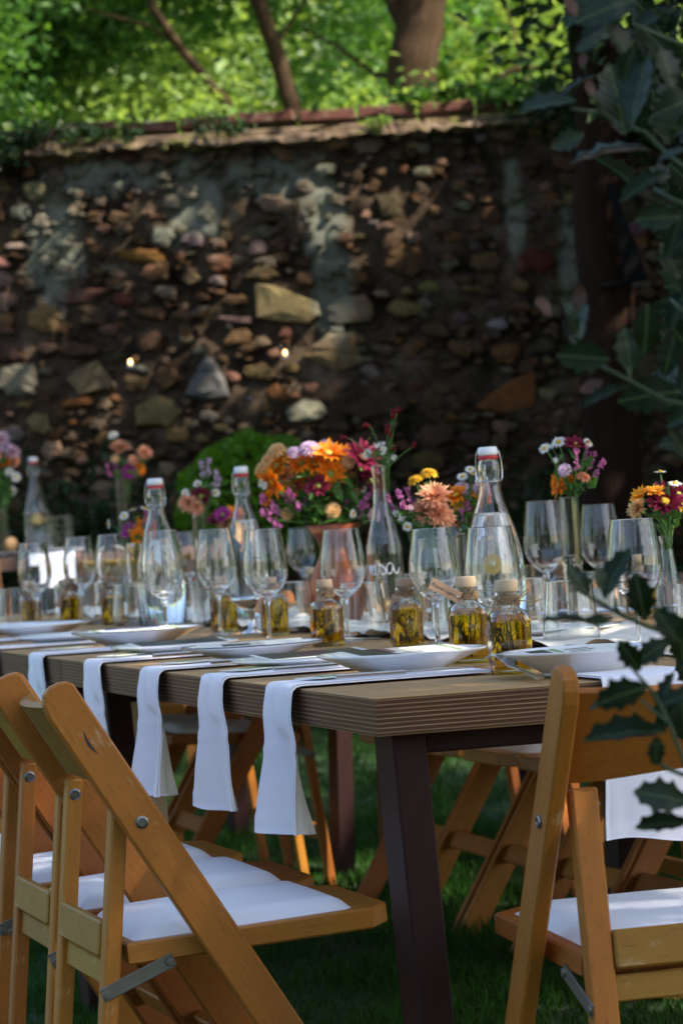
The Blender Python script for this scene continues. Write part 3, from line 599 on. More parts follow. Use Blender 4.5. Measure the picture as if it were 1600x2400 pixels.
# the trees whose crowns shade the tables: right of the view and overhead
tree('dark evergreen tree with a rough brown trunk in front of the wall on the right', [T(1440, 1290, 13.2), T(1432, 1000, 13.2), T(1418, 650, 13.2), T(1400, 300, 13.2), T(1385, 0, 13.2), T(1400, -500, 13.2)], .115, .085,
     [([T(1395, 200, 13.2), T(1500, 60, 13), T(1700, -100, 12.6)], .04, .02), ([T(1390, 60, 13.2), T(1330, -60, 13), T(1200, -260, 12.8)], .03, .012)],
     [(1.28, 13.0, 2.92, .42, .4, .42), (2.3, 13.2, 3.7, 1.3, 1.2, 1.1), (3.4, 13.6, 4.6, 1.8, 1.7, 1.4), (2.0, 13.0, 5.2, 1.7, 1.6, .9)], 430, 46, .20, .085, .045, DARKL, BARKD)
tree('broad shade tree whose crown spreads over the long table from beyond the right frame edge', [(4.6, 6.6, -.05), (4.5, 6.5, 1.5), (4.3, 6.3, 3.2), (3.9, 6.0, 5.0)], .22, .12,
     [([(4.3, 6.3, 3.2), (3.2, 5.6, 4.4), (2.2, 5.2, 5.0)], .09, .03), ([(4.2, 6.2, 3.6), (4.0, 8.0, 4.9), (3.6, 9.4, 5.4)], .08, .03)],
     [(4.0, 5.0, 5.3, 2.5, 2.6, .9), (3.9, 8.6, 5.4, 2.5, 2.4, .9), (2.9, 6.9, 6.3, 2.4, 3.4, .7), (3.7, 2.2, 4.9, 1.8, 1.5, .9)], 900, 50, .26, .13, .075, CANOPYL, BARKD)

tree('second shade tree whose crown overhangs the wall and the back of the garden', [(5.2, 14.6, .15), (5.0, 14.6, 2.2), (4.4, 14.5, 4.2), (3.6, 14.4, 5.2)], .2, .1,
     [([(5.0, 14.6, 2.6), (3.4, 14.8, 4.4), (1.6, 15.0, 5.0)], .08, .03)], [(1.9, 15.0, 4.9, 1.9, 1.3, .7), (4.2, 14.6, 5.2, 1.9, 1.6, 1.0), (.6, 15.0, 5.1, 1.5, 1.1, .5), (1.6, 13.0, 5.0, 1.5, 1.3, .5)], 700, 50, .22, .12, .07, CANOPYL, BARKD)

# trees at the viewer's back (mirrored in glass and varnish), leaving the sky open above them
for x, y, h, l in ((-5.5, -9.5, 4.2, 'tree behind the viewer on the left'), (.5, -12, 5.0, 'tall tree straight behind the viewer'), (6.0, -7.5, 4.6, 'tree behind the viewer on the right'), (-11, -2.0, 4.4, 'tree far to the viewer\'s left')):
    tree(l, [(x, y, -.05), (x + .1, y, 1.6), (x - .1, y, h * .6)], .2, .1, [], [(x, y, h * .62, 3.0, 1.8, h * .42), (x + .6, y, h * .3, 3.2, 1.6, h * .28)], 150, 40, .5, .30, .2, CANOPYL, BARKD, group='trees at the viewer\'s back')

def shade_hedge(label, boxes, n, per):
    b = Vector((boxes[0][0], boxes[0][1], 0)); t = thing('shade_hedge', label, 'shade_hedge', b); C = thin(clumps(boxes, n, per, .3)); C = C[C[:, 2] > .05]; V, F = leaf_cloud(C, .16, .10); link('foliage', fast_mesh('foliage', V - np.array(b), F, DARKL), t)
    MB().tube([(0, 0, -.05), (0, 0, 1.6)], .08, 8).build('trunk', BARKD, t)
shade_hedge('tall dark hedge added out of view at the right to shade the wall', [(3.4, 13.0, 1.9, 1.2, 3.2, 2.2), (3.0, 15.0, 2.4, 1.1, .9, 2.4), (3.6, 9.0, 1.6, 1.1, 2.4, 1.8)], 330, 50)  # unseen, added to block low side light and darken the wall's right
# ---------------------------------------------------------------- tables
def table(label, u0, L, W, legs_u, stretch=True, rz=ANG, org=None, z0=0.0, group=None, th=.052, name='dining_table', lean=.04):
    o = org if org is not None else P(u0, 0, z0); t = thing(name, label, 'table', o, rz, group)
    m = MB(); out = [(0, 0), (W, 0), (W, L), (0, L)]
    m.slab(out, th, (0, 0, TH - th / 2), (1, 0, 0), (0, 1, 0), .0012); me = m.mesh('tabletop', PLY)
    a = me.attributes['gc']; a.data.foreach_set('vector', [c for v in me.vertices for c in (v.co.x, v.co.y, v.co.z - TH)]); link('tabletop', me, t)
    for uu in legs_u:
        for sx in (.052, W - .052):
            k = 1 if sx < W / 2 else -1
            MB().beam((sx, uu, TH - th - .001), (sx + k * lean * .7, uu, .0), .048, .094, (1, 0, 0), .003).build('leg', STEELLEG, t)
    if stretch:
        for uu in legs_u:
            MB().beam((.082, uu + .0, TH - th - .016), (W - .082, uu, TH - th - .016), .04, .03, (0, 1, 0)).build('top_rail', STEELLEG, t)
            if u0 == 0 and uu < 1: MB().beam((.10, uu, .13), (W - .10, uu, .13), .045, .04, (0, 1, 0)).build('stretcher', STEELLEG, t)
    return t
TW = 1.32
table('near plywood banquet table with thick layered edge, its corner nearest the viewer', 0, 2.30, TW, (.075, 2.05), group='plywood banquet tables in one long row')
table('second plywood banquet table of the long row, joined to the near one', 2.306, 2.30, TW, (.25, 2.05), group='plywood banquet tables in one long row')
table('third plywood banquet table at the far left end of the long row', 4.612, 1.75, TW, (.25, 1.5), group='plywood banquet tables in one long row')
# tables further back
BT = [(at(-160, 1340, 13.2), 1.75, 1.0, .17, 'dark edged table standing before the wall at the left, set with plates and a gold-labelled bottle'),]
def bgtable(label, x0, x1, y0, y1, z):
    t = thing('background_table', label, 'table', (x0, y0, float(ground_z(0, y0))), 0, 'tables further back on the lawn'); zz = z - t.location.z; W = x1 - x0; L = y1 - y0
    MB().slab([(0, 0), (W, 0), (W, L), (0, L)], .05, (0, 0, zz - .025), (1, 0, 0), (0, 1, 0), .002).build('tabletop', PLYB, t)
    for a in (.1, W - .1):
        for c in (.1, L - .1): MB().beam((a, c, zz - .05), (a, c, 0), .05, .05, (1, 0, 0)).build('leg', STEELLEG, t)
PLYB = plain('dark_table_board', (.12, .065, .04), .5, .25)
bgtable('dark edged table before the wall at the left, set with plates and a gold-labelled bottle', -2.0, -.30, 13.3, 14.2, .925)
bgtable('table further back on the right, glimpsed between the wine glasses', .42, 2.2, 9.7, 10.7, .765)
# ---------------------------------------------------------------- folding chairs
def chair_proto(label, cat='folding chair'):
    t = thing('folding_chair', label, 'chair', (0, 0, 0), 0, CHG)
    A = Vector((-.452, 0, .795)); B = Vector((.022, 0, -.002)); d = (B - A).normalized(); Lp = (B - A).length; pe = Vector((d.z, 0, -d.x))
    # long posts: from the foot in front, leaning back to the rounded top
    w = .055; out = [(0, -w / 2 + .012)] ; out = []
    for k in range(7):
        a = math.pi / 2 * k / 6; out.append((.030 - .030 * math.sin(a) * 1.0, .0 + w / 2 - .030 + .030 * math.cos(a))) if False else None
    pts = [(.034, w / 2), (.017, w / 2 - .004), (.005, w / 2 - .012), (0, .002), (.002, -w / 2 + .016), (.007, -w / 2 + .005), (.014, -w / 2), (Lp, -w / 2), (Lp, w / 2)]
    for s in (-1, 1):
        MB().slab(pts, .022, (A.x, s * .205, A.z), d, pe, .003).build('post', WOOD, t) if s > 0 else MB().slab(pts, .022, (A.x, s * .205, A.z), d, pe, .003).build('post', WOOD, t)
        MB().beam((-.358, s * .164, .640), (-.428, s * .164, -.002), .023, .036, (1, 0, 0), .003).build('rear_leg', WOOD, t)
        for (bx, bz, yy) in ((-.338, .600, .2165), (-.361, .618, .1466)):
            m = MB(); y0 = s * yy; sg = s if yy > .2 else -s
            m.lathe([(0, 0), (.0088, 0), (.0088, .0022), (.006, .0034), (.0052, .0016), (0, .0016)], 14); m.v = [(p[0] + bx, y0 + sg * (p[2] - .0006), bz + p[1]) for p in m.v]
            m.build('bolt', BOLT, t)
        m = MB(); m.beam((-.402, s * .1826, .362), (-.298, s * .1826, .404), .003, .020, (0, 1, 0), .001)
        for q in ((-.396, .3645), (-.304, .4015)):
            k = MB(); k.lathe([(0, 0), (.007, 0), (.006, .003), (0, .0035)], 10); k.v = [(p[0] + q[0], s * (.184 + p[2]), q[1] + p[1]) for p in k.v]; m.add(k.v, k.f)
        m.build('strap', STRAPM, t)
    # seat
    fz = lambda x: .450 + (x * .055)
    out = [(-.362, -.180), (-.008, -.180), (.025, -.135), (.025, .135), (-.008, .180), (-.362, .180)]
    sf = MB().slab(out, .030, (0, 0, .450 - .015), (1, 0, .055), (0, 1, 0), .003).build('seat_frame', WOOD, t)
    def cush(a, b):
        x = -.350 + .322 * a; y = -.160 + .320 * b; e = min(1, 9 * min(a, 1 - a)) ; f = min(1, 9 * min(b, 1 - b))
        inset = .012 * (1 - math.sqrt(max(0, 1 - (1 - e) ** 2))) ; jn = .012 * (1 - math.sqrt(max(0, 1 - (1 - f) ** 2)))
        h = .020 * (1 - (1 - e) ** 2.2) * (1 - (1 - f) ** 2.2) + .004 * math.sin(math.pi * a) * math.sin(math.pi * b)
        return (x, y, fz(x) - .001 + h)
    MB().grid(cush, 26, 26).build('cushion', VINYL, t, True)
    # curved back slat between the posts
    pf = MB(); NY, NS = 16, 6
    def slat(face):
        def f(a, b):
            y = -.1935 + .387 * a; c = math.sin(math.pi * a); s0 = .030 + .012 * (1 - c); s1 = .178 - .030 * c ** 1.5
            s_ = s0 + (s1 - s0) * b; q = A + d * s_; off = .018 - .030 * c ** .9 + (.0065 if face else -.0065)
            return (q.x + pe.x * -off * 1.0, y, q.z + pe.z * -off)
        return f
    f0, f1 = slat(0), slat(1); pf.grid(f0, NY, NS); pf.f = [tuple(reversed(f)) for f in pf.f]; pf.grid(f1, NY, NS)
    n1 = (NY + 1) * (NS + 1)
    for i in range(NY):
        pf.f.append((i, i + 1, n1 + i + 1, n1 + i)); k = NS * (NY + 1); pf.f.append((k + i + 1, k + i, n1 + k + i, n1 + k + i + 1)); pf.m += [0, 0]
    pf.g = [(p[1], p[0], p[2]) for p in pf.v]; pf.build('back_slat', [OLIVE_SHEEN], t, False)
    MB().beam((-.388, -.1455, .436), (-.388, .1455, .436), .050, .016, (.12, 0, 1)).build('rear_rail', OLIVE_SHEEN, t)
    fx = lambda z: A.x + (A.z - z) / (A.z - B.z) * (B.x - A.x)
    MB().beam((fx(.19), -.1935, .19), (fx(.19), .1935, .19), .045, .018, (d.x, 0, d.z)).build('stretcher', WOOD, t)
    MB().beam((-.412, -.1455, .15), (-.412, .1455, .15), .040, .016, (.12, 0, 1)).build('stretcher', WOOD, t)
    MB().beam((-.382, -.1455, .386), (-.382, .1455, .386), .034, .012, (.12, 0, 1), .002).build('seat_end_rail', OLIVE_SHEEN, t)
    return t
CHG = 'varnished wooden folding chairs with white seat pads'
proto = chair_proto('scratched folding chair nearest the viewer at the left, steel strap on its side')
proto.location = P(.395, .045, 0); proto.rotation_euler = (0, 0, ANG)
near = [(.835, .055, 'folding chair directly behind the scratched one at the left side of the table'), (1.285, .050, 'folding chair third along the left side of the table from its near corner'),
        (1.73, .05, 'folding chair fourth along the left side, mostly cut off by the left frame edge')]
for u, v, l in near: copy_thing(proto, P(u, v, 0), ANG + random.uniform(-.02, .02), l)
endc = copy_thing(proto, P(.03, .335, 0), ANG + R(90), 'folding chair at the table end with its back to the viewer, half hidden by holly')
for ch in endc.children:
    if ch.name.startswith('back_slat'): ch.data = ch.data.copy(); ch.data.materials[0] = WOOD
far = [(3.03, 1.115, 'folding chair seen below the table, slats leaning, first beyond the black near leg'), (3.47, 1.115, 'folding chair below the table, just left of the one with a sunlit foot'), (3.92, 1.12, 'folding chair below the table behind the front table leg'), (4.73, .70, 'folding chair seen under the table between the hanging napkins'),
       (5.18, .70, 'folding chair deep under the table beside the hanging napkins'), (2.2, 1.14, 'folding chair on the far side of the table behind the napkin at the right end'), (2.62, 1.12, 'folding chair on the far side between the end chair and the slatted ones')]
for u, v, l in far: copy_thing(proto, P(u, v, 0), ANG + math.pi + random.uniform(-.03, .03), l)
for x, y, rz, z, l in ((-1.48, 12.95, R(90), .165, 'folding chair with its back to us at the far table, at the left edge'), (-.78, 12.95, R(92), .165, 'folding chair with its back to us at the far table, behind the small wine glasses'),
                       (.52, 9.4, R(200), 0, 'orange lit folding chair beyond the right wine glasses, seen under the first'), (.74, 9.35, R(188), 0, 'orange lit folding chair beyond the glass cylinder vase')):
    copy_thing(proto, (x, y, float(ground_z(x, y))), rz, l)
# a dark split in the nearest chair's post
def split_mark():
    A = Vector((-.452, 0, .795)); d = (Vector((.022, 0, -.002)) - A).normalized(); pe = Vector((d.z, 0, -d.x)); m = MB(); V = []
    for k in range(9):
        f = k / 8; w = .0022 * math.sin(math.pi * f); q = A + d * (.075 + .040 * f) + pe * (-.002 + .004 * math.sin(f * 3)); V += [(q.x + pe.x * w, -.2164, q.z + pe.z * w), (q.x - pe.x * w, -.2164, q.z - pe.z * w)]
    m.add(V, [(2 * k, 2 * k + 1, 2 * k + 3, 2 * k + 2) for k in range(8)]); m.build('split_mark', INK, proto)
split_mark()
t = thing('plywood_board', 'pale plywood board standing upright under the table behind the hanging napkins', 'board', P(2.36, .125, 0), ANG)
MB().slab([(0, 0), (.085, 0), (.085, .685), (0, .685)], .018, (0, 0, .004), (1, 0, 0), (0, 0, 1), .002).build('board', PALEW, t)
# ---------------------------------------------------------------- things on the tables
def hang_napkin(label, u, v_in, hang, w0, w1, amp, seed, u_end=False, rz=ANG, org=None, sk=-.045):
    """folded cloth napkin lying on the table and hanging over its edge"""
    r = random.Random(seed); o = org if org is not None else (P(u, 0) if not u_end else P(0, u)); t = thing('napkin', label, 'napkin', o, rz if not u_end else rz + math.pi / 2, 'white cloth napkins hanging over the table edge')
    ph = r.uniform(0, 6); skew = sk + r.uniform(-.01, .01)
    R0 = .011; top = v_in; arc = R0 * math.pi / 2; tot = top + arc + hang
    def f(a, b, off):
        s = b * tot; x = (a - .5)
        if s < top: v = top - s; z = .004; k = 0
        elif s < top + arc: q = (s - top) / R0; v = -R0 * math.sin(q); z = .004 - R0 * (1 - math.cos(q)); k = .15 * (s - top) / arc
        else: v = -R0; z = .004 - R0 - (s - top - arc); k = .15 + .85 * ((s - top - arc) / hang)
        w = w0 + (w1 - w0) * max(0, k - .15) / .85
        wave = amp * k ** 1.3 * (.9 * math.sin(a * 6.6 + ph) + .35 * math.sin(a * 13 + ph * 2) + .12 * math.sin(a * 31 + 5 * b)) + .004 * k * math.sin(b * 14 + ph)
        hem = .0016 if b > .945 else 0
        crease = .0035 * math.exp(-((s - top - arc - .085) / .006) ** 2) * k
        pinch = .010 * math.exp(-((s - top - .05) / .03) ** 2) * math.sin(a * 6.28 + ph)
        lo = max(0.0, (s - top - arc) - .055) * .9
        return Vector((v - max(-lo, wave) - off - hem * (1 if off else 0) - abs(pinch) * .6 - crease, x * w + skew * k, z + off * (1 if k < .15 else 0) + (.006 * math.sin(a * 5 + ph) * k if b > .99 else 0)))
    m = MB(); NA, NB = 26, 70; m.grid(lambda a, b: f(a, b, .0030), NA, NB); m.grid(lambda a, b: f(a, b, 0), NA, NB)
    n1 = (NA + 1) * (NB + 1); h = len(m.f) // 2; m.f = [tuple(reversed(q)) for q in m.f[:h]] + m.f[h:]
    for j in range(NB):
        for i in (0, NA):
            p, q = j * (NA + 1) + i, (j + 1) * (NA + 1) + i; m.f.append((p, q, n1 + q, n1 + p) if i == 0 else (q, p, n1 + p, n1 + q)); m.m.append(0)
    for i in range(NA): p = NB * (NA + 1) + i; m.f.append((p, p + 1, n1 + p + 1, n1 + p)); m.m.append(0)
    m.build('cloth', CLOTH, t, True); return t
NK = [(.475, .30, .205, .150, .215, .030, 3, 'white napkin hanging nearest the table corner, with a narrow double fold'), (.915, .30, .200, .150, .265, .020, 7, 'wide flaring white napkin, next to the one nearest the corner'),
      (1.385, .28, .205, .145, .225, .030, 21, 'white napkin with a dark centre crease, third from the table corner'), (1.92, .26, .20, .145, .215, .024, 12, 'white napkin partly behind the top of the nearest chair'),
      (2.52, .26, .20, .145, .215, .024, 17, 'white napkin hanging fifth from the corner, above the chair backs'), (3.10, .25, .20, .125, .17, .009, 31, 'white napkin hanging sixth from the corner, near the left frame edge'), (3.66, .25, .20, .125, .17, .009, 37, 'white napkin hanging at the very left edge of the frame')]
for u, a, h, w0, w1, am, sd, l in NK: hang_napkin(l, u, a, h, w0, w1, am, sd, sk=-.005 if sd == 7 else -.045)
t = hang_napkin('broad white napkin over the table end behind the right chair back', .395, .20, .215, .150, .155, .004, 5, True, sk=0)

PLG = 'white dinner plates laid along the left side of the table'
def plate(label, p, r, h, deep, rim_col=None, group=PLG, name='dinner_plate', tilt=0):
    t = thing(name, label, 'plate' if name == 'dinner_plate' else 'bowl', p, random.uniform(0, 6), group)
    b = r * (.60 if not deep else .50)
    pr = [(0, .003), (b * .86, .003), (b * .88, 0), (b, 0), (b * 1.03, .004), (r * .80, h * .62 if deep else h * .45), (r * .985, h - .0035), (r, h - .001), (r * .99, h), (r * .80, h * .72 if deep else h * .62), (b * 1.02, .0085), (b * .8, .0065), (0, .006)]
    m = MB().lathe(MB.sup(pr, .0008), 56); m.build('dish', PORC, t, True)
    if rim_col is not None:
        m = MB().lathe([(r * .972, h - .0040), (r * 1.0015, h - .0012), (r * .992, h + .0006), (r * .970, h - .0010), (r * .972, h - .0040)], 56); m.build('rim_line', rim_col, t, True)
    return t
RIMD = plain('dark_rim', (.10, .10, .14), .25)
pls = [(.60, .215, .131, .032, 1, None, 'deep white plate with a menu card, nearest the table corner'), (1.045, .175, .122, .016, 0, None, 'flat white plate with a dark photo card, between the two nearest deep plates'),
       (1.52, .205, .128, .026, 1, RIMD, 'dark-rimmed white plate holding a white card, in the middle of the left side'), (2.05, .18, .126, .019, 0, None, 'flat white plate with a dark card before the stemmed glasses'),
       (2.66, .235, .140, .033, 1, RIMD, 'dark-rimmed white plate with a blue and green printed card'), (3.20, .19, .13, .018, 0, None, 'flat white plate left of the blue printed card, no dark rim'), (3.78, .22, .132, .030, 1, None, 'white plate at the left frame edge with a shiny rim'), (4.35, .22, .13, .02, 0, None, 'small far plate at the left edge behind the shiny rimmed one')]
for u, v, r_, h, dp, rc, l in pls: plate(l, P(u, v, TH + .005), r_, h, dp, rc)
bowl = plate('deep white bowl plate at the table end beside the holly, holding a card', P(.19, .365, TH + .003), .117, .036, 1, None, None, 'deep_plate')
def card(label, p, rz, L, W, bits, tilt=(0, 0), mat=CARD, cat='card', group=None, name='menu_card'):
    t = thing(name, label, cat, p, rz, group); t.rotation_euler = (tilt[0], tilt[1], rz)
    MB().box((0, 0, 0), (L, W, .0012), .0004).build('sheet', mat, t)
    for x, y, l, w, mt, nm in bits: MB().box((x, y, .0010), (l, w, .0006), .0002).build(nm, mt, t)
    return t
def lines(L, W, n, seed):
    r = random.Random(seed); out = []
    for i in range(n): out.append((r.uniform(-.01, .01), -W * .35 + W * .7 * i / max(1, n - 1), L * r.uniform(.35, .6), .0012, INK, 'print_line'))
    return out
CG = 'menu cards lying on the plates'
card('menu card with pink and black photo strip on the deep plate nearest the corner', P(.60, .22, TH + .036), ANG + .12, .19, .10, [(-.055, 0, .055, .098, PRINT_D, 'photo_strip'), (-.03, .02, .03, .05, PRINT_R, 'photo_spot'), (.075, 0, .006, .098, PRINT_G, 'green_stripe')] + lines(.08, .1, 5, 1), (.07, .0), group=CG)
card('dark photo card with pink picture lying on the flat plate, second setting', P(1.045, .19, TH + .024), ANG + .1, .185, .10, [(0, 0, .17, .09, PRINT_D, 'photo_strip'), (.0, .01, .05, .05, PRINT_R, 'photo_spot'), (.09, 0, .01, .09, CARD, 'white_edge')], (.06, .0), group=CG)
card('white card with a grey folded edge on the dark-rimmed plate, third setting', P(1.52, .205, TH + .030), ANG - .1, .19, .10, [(-.03, 0, .05, .03, PRINT_D, 'photo_strip')] + lines(.1, .1, 4, 3), (.07, -.0), group=CG)
card('dark glossy card on the flat plate, fourth setting', P(2.05, .19, TH + .024), ANG + .05, .19, .10, [(0, 0, .17, .09, PRINT_D, 'photo_strip')], (.06, 0), group=CG)
card('white card printed with blue and green on the dark-rimmed plate, fifth setting', P(2.66, .235, TH + .036), ANG + .06, .19, .11, [(-.085, 0, .008, .1, PRINT_G, 'green_stripe'), (.085, 0, .008, .1, PRINT_G, 'green_stripe'), (.0, .04, .12, .02, BLUEGL, 'blue_print')] + lines(.1, .09, 4, 5), (.05, 0), group=CG)
card('card with green stripe and black photo standing in the deep bowl at the table end', P(.19, .37, TH + .034), ANG + .1, .15, .09, [(-.062, 0, .03, .088, PRINT_D, 'photo_strip'), (-.056, -.02, .016, .03, PRINT_R, 'photo_spot'), (-.036, 0, .008, .088, PRINT_G, 'green_stripe')] + lines(.07, .08, 5, 6), (.10, -.02), group=CG)
card('pale bordered card with green band lying behind the near tumbler', P(1.62, .78, TH + .012), ANG + .15, .20, .11, [(0, -.048, .19, .012, PRINT_G, 'green_stripe')] + lines(.12, .06, 3, 7), (.08, 0), group=CG)
for i, (u, v, l) in enumerate(((.50, .055, 'cream card under the deep plate, on the nearest napkin'), (.965, .05, 'cream card on the wide flaring napkin'), (1.44, .05, 'cream card with grey print on the creased napkin'), (1.99, .05, 'cream card on the napkin behind the chair top'), (2.60, .05, 'large cream card beside the fifth napkin'))):
    card(l, P(u, v + .02, TH + .0105), ANG + .5, .10, .06, [(.0, .0, .05, .02, PRINT_G, 'leaf_print')], group='cream cards tucked under the plates', cat='card', name='place_card')
CT = 'steel cutlery beside the plates'
def knife(label, a, b, z=.004):
    a = Vector(a); b = Vector(b); t = thing('table_knife', label, 'knife', a, 0, CT); d = b - a; d.z = 0; L = d.length; d.normalize(); e = Vector((-d.y, d.x, 0))
    MB().beam((0, 0, z), d * (L * .48) + Vector((0, 0, z)), .013, .0065, tuple(e), .002).build('handle', CUTL, t)
    m = MB(); q = [(L * .48, -.005), (L * .93, -.009), (L, -.002), (L * .97, .006), (L * .48, .006)]; m.slab(q, .002, (0, 0, z), d, e, .0006); m.build('blade', CUTL, t)
for u, v0, l in ((.445, .065, 'knife laid before the deep plate nearest the corner'), (.86, .075, 'knife on the table before the flat plate, second setting'), (1.30, .075, 'knife before the dark-rimmed plate, third setting'), (1.80, .08, 'knife before the flat plate, fourth setting')):
    knife(l, P(u, v0, TH + .008), P(u - .015, v0 + .225, TH + .008))
def fork(label, a, b):
    t = thing('table_fork', label, 'fork', a, 0, CT); a = Vector(a); b = Vector(b); d = b - a; L = d.length; d.normalize(); e = Vector((-d.y, d.x, 0)).normalized(); n = d.cross(e)
    if n.z < 0: n = -n
    def c(s, off=0): x = s * L; return d * x + e * off + n * (.010 * math.sin(min(1, s / .42) * math.pi) + .004)
    m = MB(); prof = [(.36, .008), (.42, .006), (.5, .003), (.7, .0032), (.88, .0055), (.97, .0065), (1.0, .004)]
    rings = []
    for s, w in prof: q = c(s); rings.append([q + e * w + n * .0012, q - e * w + n * .0012, q - e * w - n * .0012, q + e * w - n * .0012])
    m.loft(rings); m.build('handle', CUTL, t, False)
    m = MB(); rings = []
    for s, w in ((.22, .0105), (.28, .0115), (.33, .0105), (.37, .008)): q = c(s); rings.append([q + e * w + n * .001, q - e * w + n * .001, q - e * w - n * .001, q + e * w - n * .001])
    m.loft(rings); m.build('head', CUTL, t)
    for k in range(4):
        off = (-.0092, -.0031, .0031, .0092)[k]; MB().tube([c(.23, off), c(.12, off * 1.05), c(.0, off * 1.1)], [.0017, .0015, .0008], 6).build('tine', CUTL, t, True)
fork('fork with raised tines at the table end in front of the oil bottles', at(1152, 1547, 4.985), onz(1268, 1597, TH + .003))
def spoon(label, p, rz):
    t = thing('teaspoon', label, 'spoon', p, rz, CT); m = MB(); m.grid(lambda a, b: ((a - .5) * .05 * math.sqrt(max(0, 1 - (2 * b - 1) ** 2 * .9)) * 1.0, (b - .5) * .032, .002 + .006 * ((2 * a - 1) ** 2 + (2 * b - 1) ** 2) * .5), 8, 8); m.build('head', CUTL, t, True)
    MB().tube([(.024, 0, .006), (.05, 0, .011), (.14, 0, .004)], [.002, .0018, .003], 6).build('handle', CUTL, t, True)
spoon('teaspoon lying by the oil bottle with the dangling tag, third setting', P(1.94, .44, TH + .002), ANG + .3)
spoon('spoon on the bare table behind the end napkin at the right', P(.16, .60, TH + .002), ANG + .2)
knife('dark knife lying on the table at the right, half hidden by holly leaves', P(.12, .56, TH + .004), P(.18, .75, TH + .004))

# drinking glasses
def wine_meshes():
    H_, r_ = 1.0, 1.0
    out = [(.0, .362), (.030, .366), (.16, .392), (.40, .426), (.68, .472), (.88, .530), (.975, .588), (1.0, .645), (.985, .715), (.94, .795), (.875, .89), (.79, 1.0)]
    wt = .024; inn = [(max(0, r - wt), z) for r, z in reversed(out[4:])] ; inn += [(.33, .462), (.16, .425), (0, .412)]
    bowl = [(r * .04535, z * .223) for r, z in out + [(.785, 1.003)] + inn[0:]]
    m = MB().lathe(MB.sup(bowl, .0009), 40); b = m.mesh('bowl', GLASS, True)
    st = [(0, 0), (.034, 0), (.0355, .0012), (.034, .0024), (.016, .0045), (.006, .009), (.0042, .016), (.0036, .045), (.0042, .074), (.0066, .0815), (.009, .0845), (.0, .0832)]
    s = MB().lathe(MB.sup(st, .0006), 28).mesh('stem', GLASS, True); return b, s
WBOWL, WSTEM = wine_meshes()
def wine(label, x, w, rim, cy_=None, tilt=0.0):
    Z = .0907 * FPX / w; q = at(x, 1400, Z); hz = 1215 - .062 * (x - 800); h = (CAMZ - TH) - (rim - hz) * Z / FPX
    s = h / .223; s = max(.9, min(1.3, s)); t = thing('wine_glass', label, 'wine glass', (q.x, q.y, TH + .0005), random.uniform(0, 6), 'empty stemmed wine glasses')
    for nm, me in (('bowl', WBOWL), ('stem', WSTEM)): link(nm, me, t, scale=(1, 1, s))
    return t
for a in (('small far wine glass at the left frame edge, leftmost of the row', 85, 80, 1272), ('far wine glass second from the left frame edge', 192, 78, 1259), ('far wine glass overlapping its left neighbour, left of the first swing-top bottle', 269, 80, 1253),
          ('wine glass in front of the left swing-top bottle', 385, 100, 1243), ('wine glass behind the steel serving scoop', 512, 95, 1240), ('wine glass just left of the copper pitcher, before the middle swing-top bottle', 626, 105, 1240), ('wine glass in front of the copper pitcher', 808, 107, 1240),
          ('wine glass before the peach flowers, right of the lettered bottle', 1020, 117, 1238), ('large wine glass in front of the tall swing-top bottle with the gold label', 1156, 131, 1235), ('large wine glass at the right, partly behind blurred holly', 1490, 131, 1216),
          ('far wine glass left of the flower cylinder at the right', 1283, 99, 1174), ('far wine glass right of the flower cylinder', 1413, 96, 1182), ('far wine glass behind the copper pitcher, left of it', 712, 70, 1238), ('far wine glass between the left swing-top bottle and the slim vase', 448, 70, 1246), ('far wine glass half hidden between the peach flowers and the tall bottle', 1080, 80, 1214)): wine(*a)
def tumbler_mesh(rt, rb, h):
    out = [(0, 0), (rb * .80, 0), (rb * .90, .002), (rb * .97, .007), (rb, .014), (rb * .985, .026), (rt + (rb - rt) * .5, h * .58), (rt, h)]
    inn = [(rt - .0016, h + .0004), (rt + (rb - rt) * .5 - .0017, h * .58), (rb * .985 - .0018, .026), (rb - .002, .014), (rb * .88, .0065), (0, .0052)]
    return MB().lathe(MB.sup(out + inn, .0009), 36).mesh('tumbler', GLASS, True)
TUMB = tumbler_mesh(.0405, .050, .112); TUMS = tumbler_mesh(.037, .036, .098)
def tumbler(label, x, Z, me=TUMB, s=1.0, ztop=TH):
    q = at(x, 1400, Z); o = link('tumbler', me, None, (q.x, q.y, ztop + .0005), (0, 0, random.uniform(0, 6)), s); return tag(o, label, 'tumbler', 'clear glass tumblers')
for a in (('tumbler at the right in front of the oil bottles, behind the lowest holly leaf', 1333, 5.95), ('tumbler just behind the front oil bottle with the bow', 1235, 6.35), ('tumbler behind the wine glass before the copper pitcher', 845, 6.95), ('tumbler left of the dark oil bottle, before the copper pitcher', 682, 7.5),
          ('tumbler below the left swing-top bottle', 432, 8.3), ('tumbler behind the row of far oil bottles, left of the left swing-top bottle', 305, 8.9), ('tumbler between the far wine glasses at the left', 215, 9.3), ('tumbler near the left frame edge', 118, 9.5), ('tumbler at the left frame edge', 34, 9.2),
          ('far tumbler between the left and middle swing-top bottles', 500, 9.0), ('far tumbler left of the copper pitcher beyond the steel scoop', 600, 9.2), ('far tumbler just right of the copper pitcher', 875, 8.5), ('tumbler behind the slim looped-twine oil bottle', 985, 7.6),
          ('tumbler in front of the tall swing-top bottle, between two oil bottles', 1140, 5.95), ('far tumbler behind the third small wine glass', 262, 10.2), ('far tumbler behind the second small wine glass', 170, 10.3), ('tumbler right of the lettered bottle, behind the peach flower glass', 1065, 6.6), ('tumbler behind the blurred holly sprig', 1412, 6.6)): tumbler(*a)
tumbler('straight small tumbler before the far orange chairs', 1268, 8.0, TUMS, 1.1); tumbler('straight tumbler with pale candle wax at the right', 1415, 7.3, TUMS, 1.0)
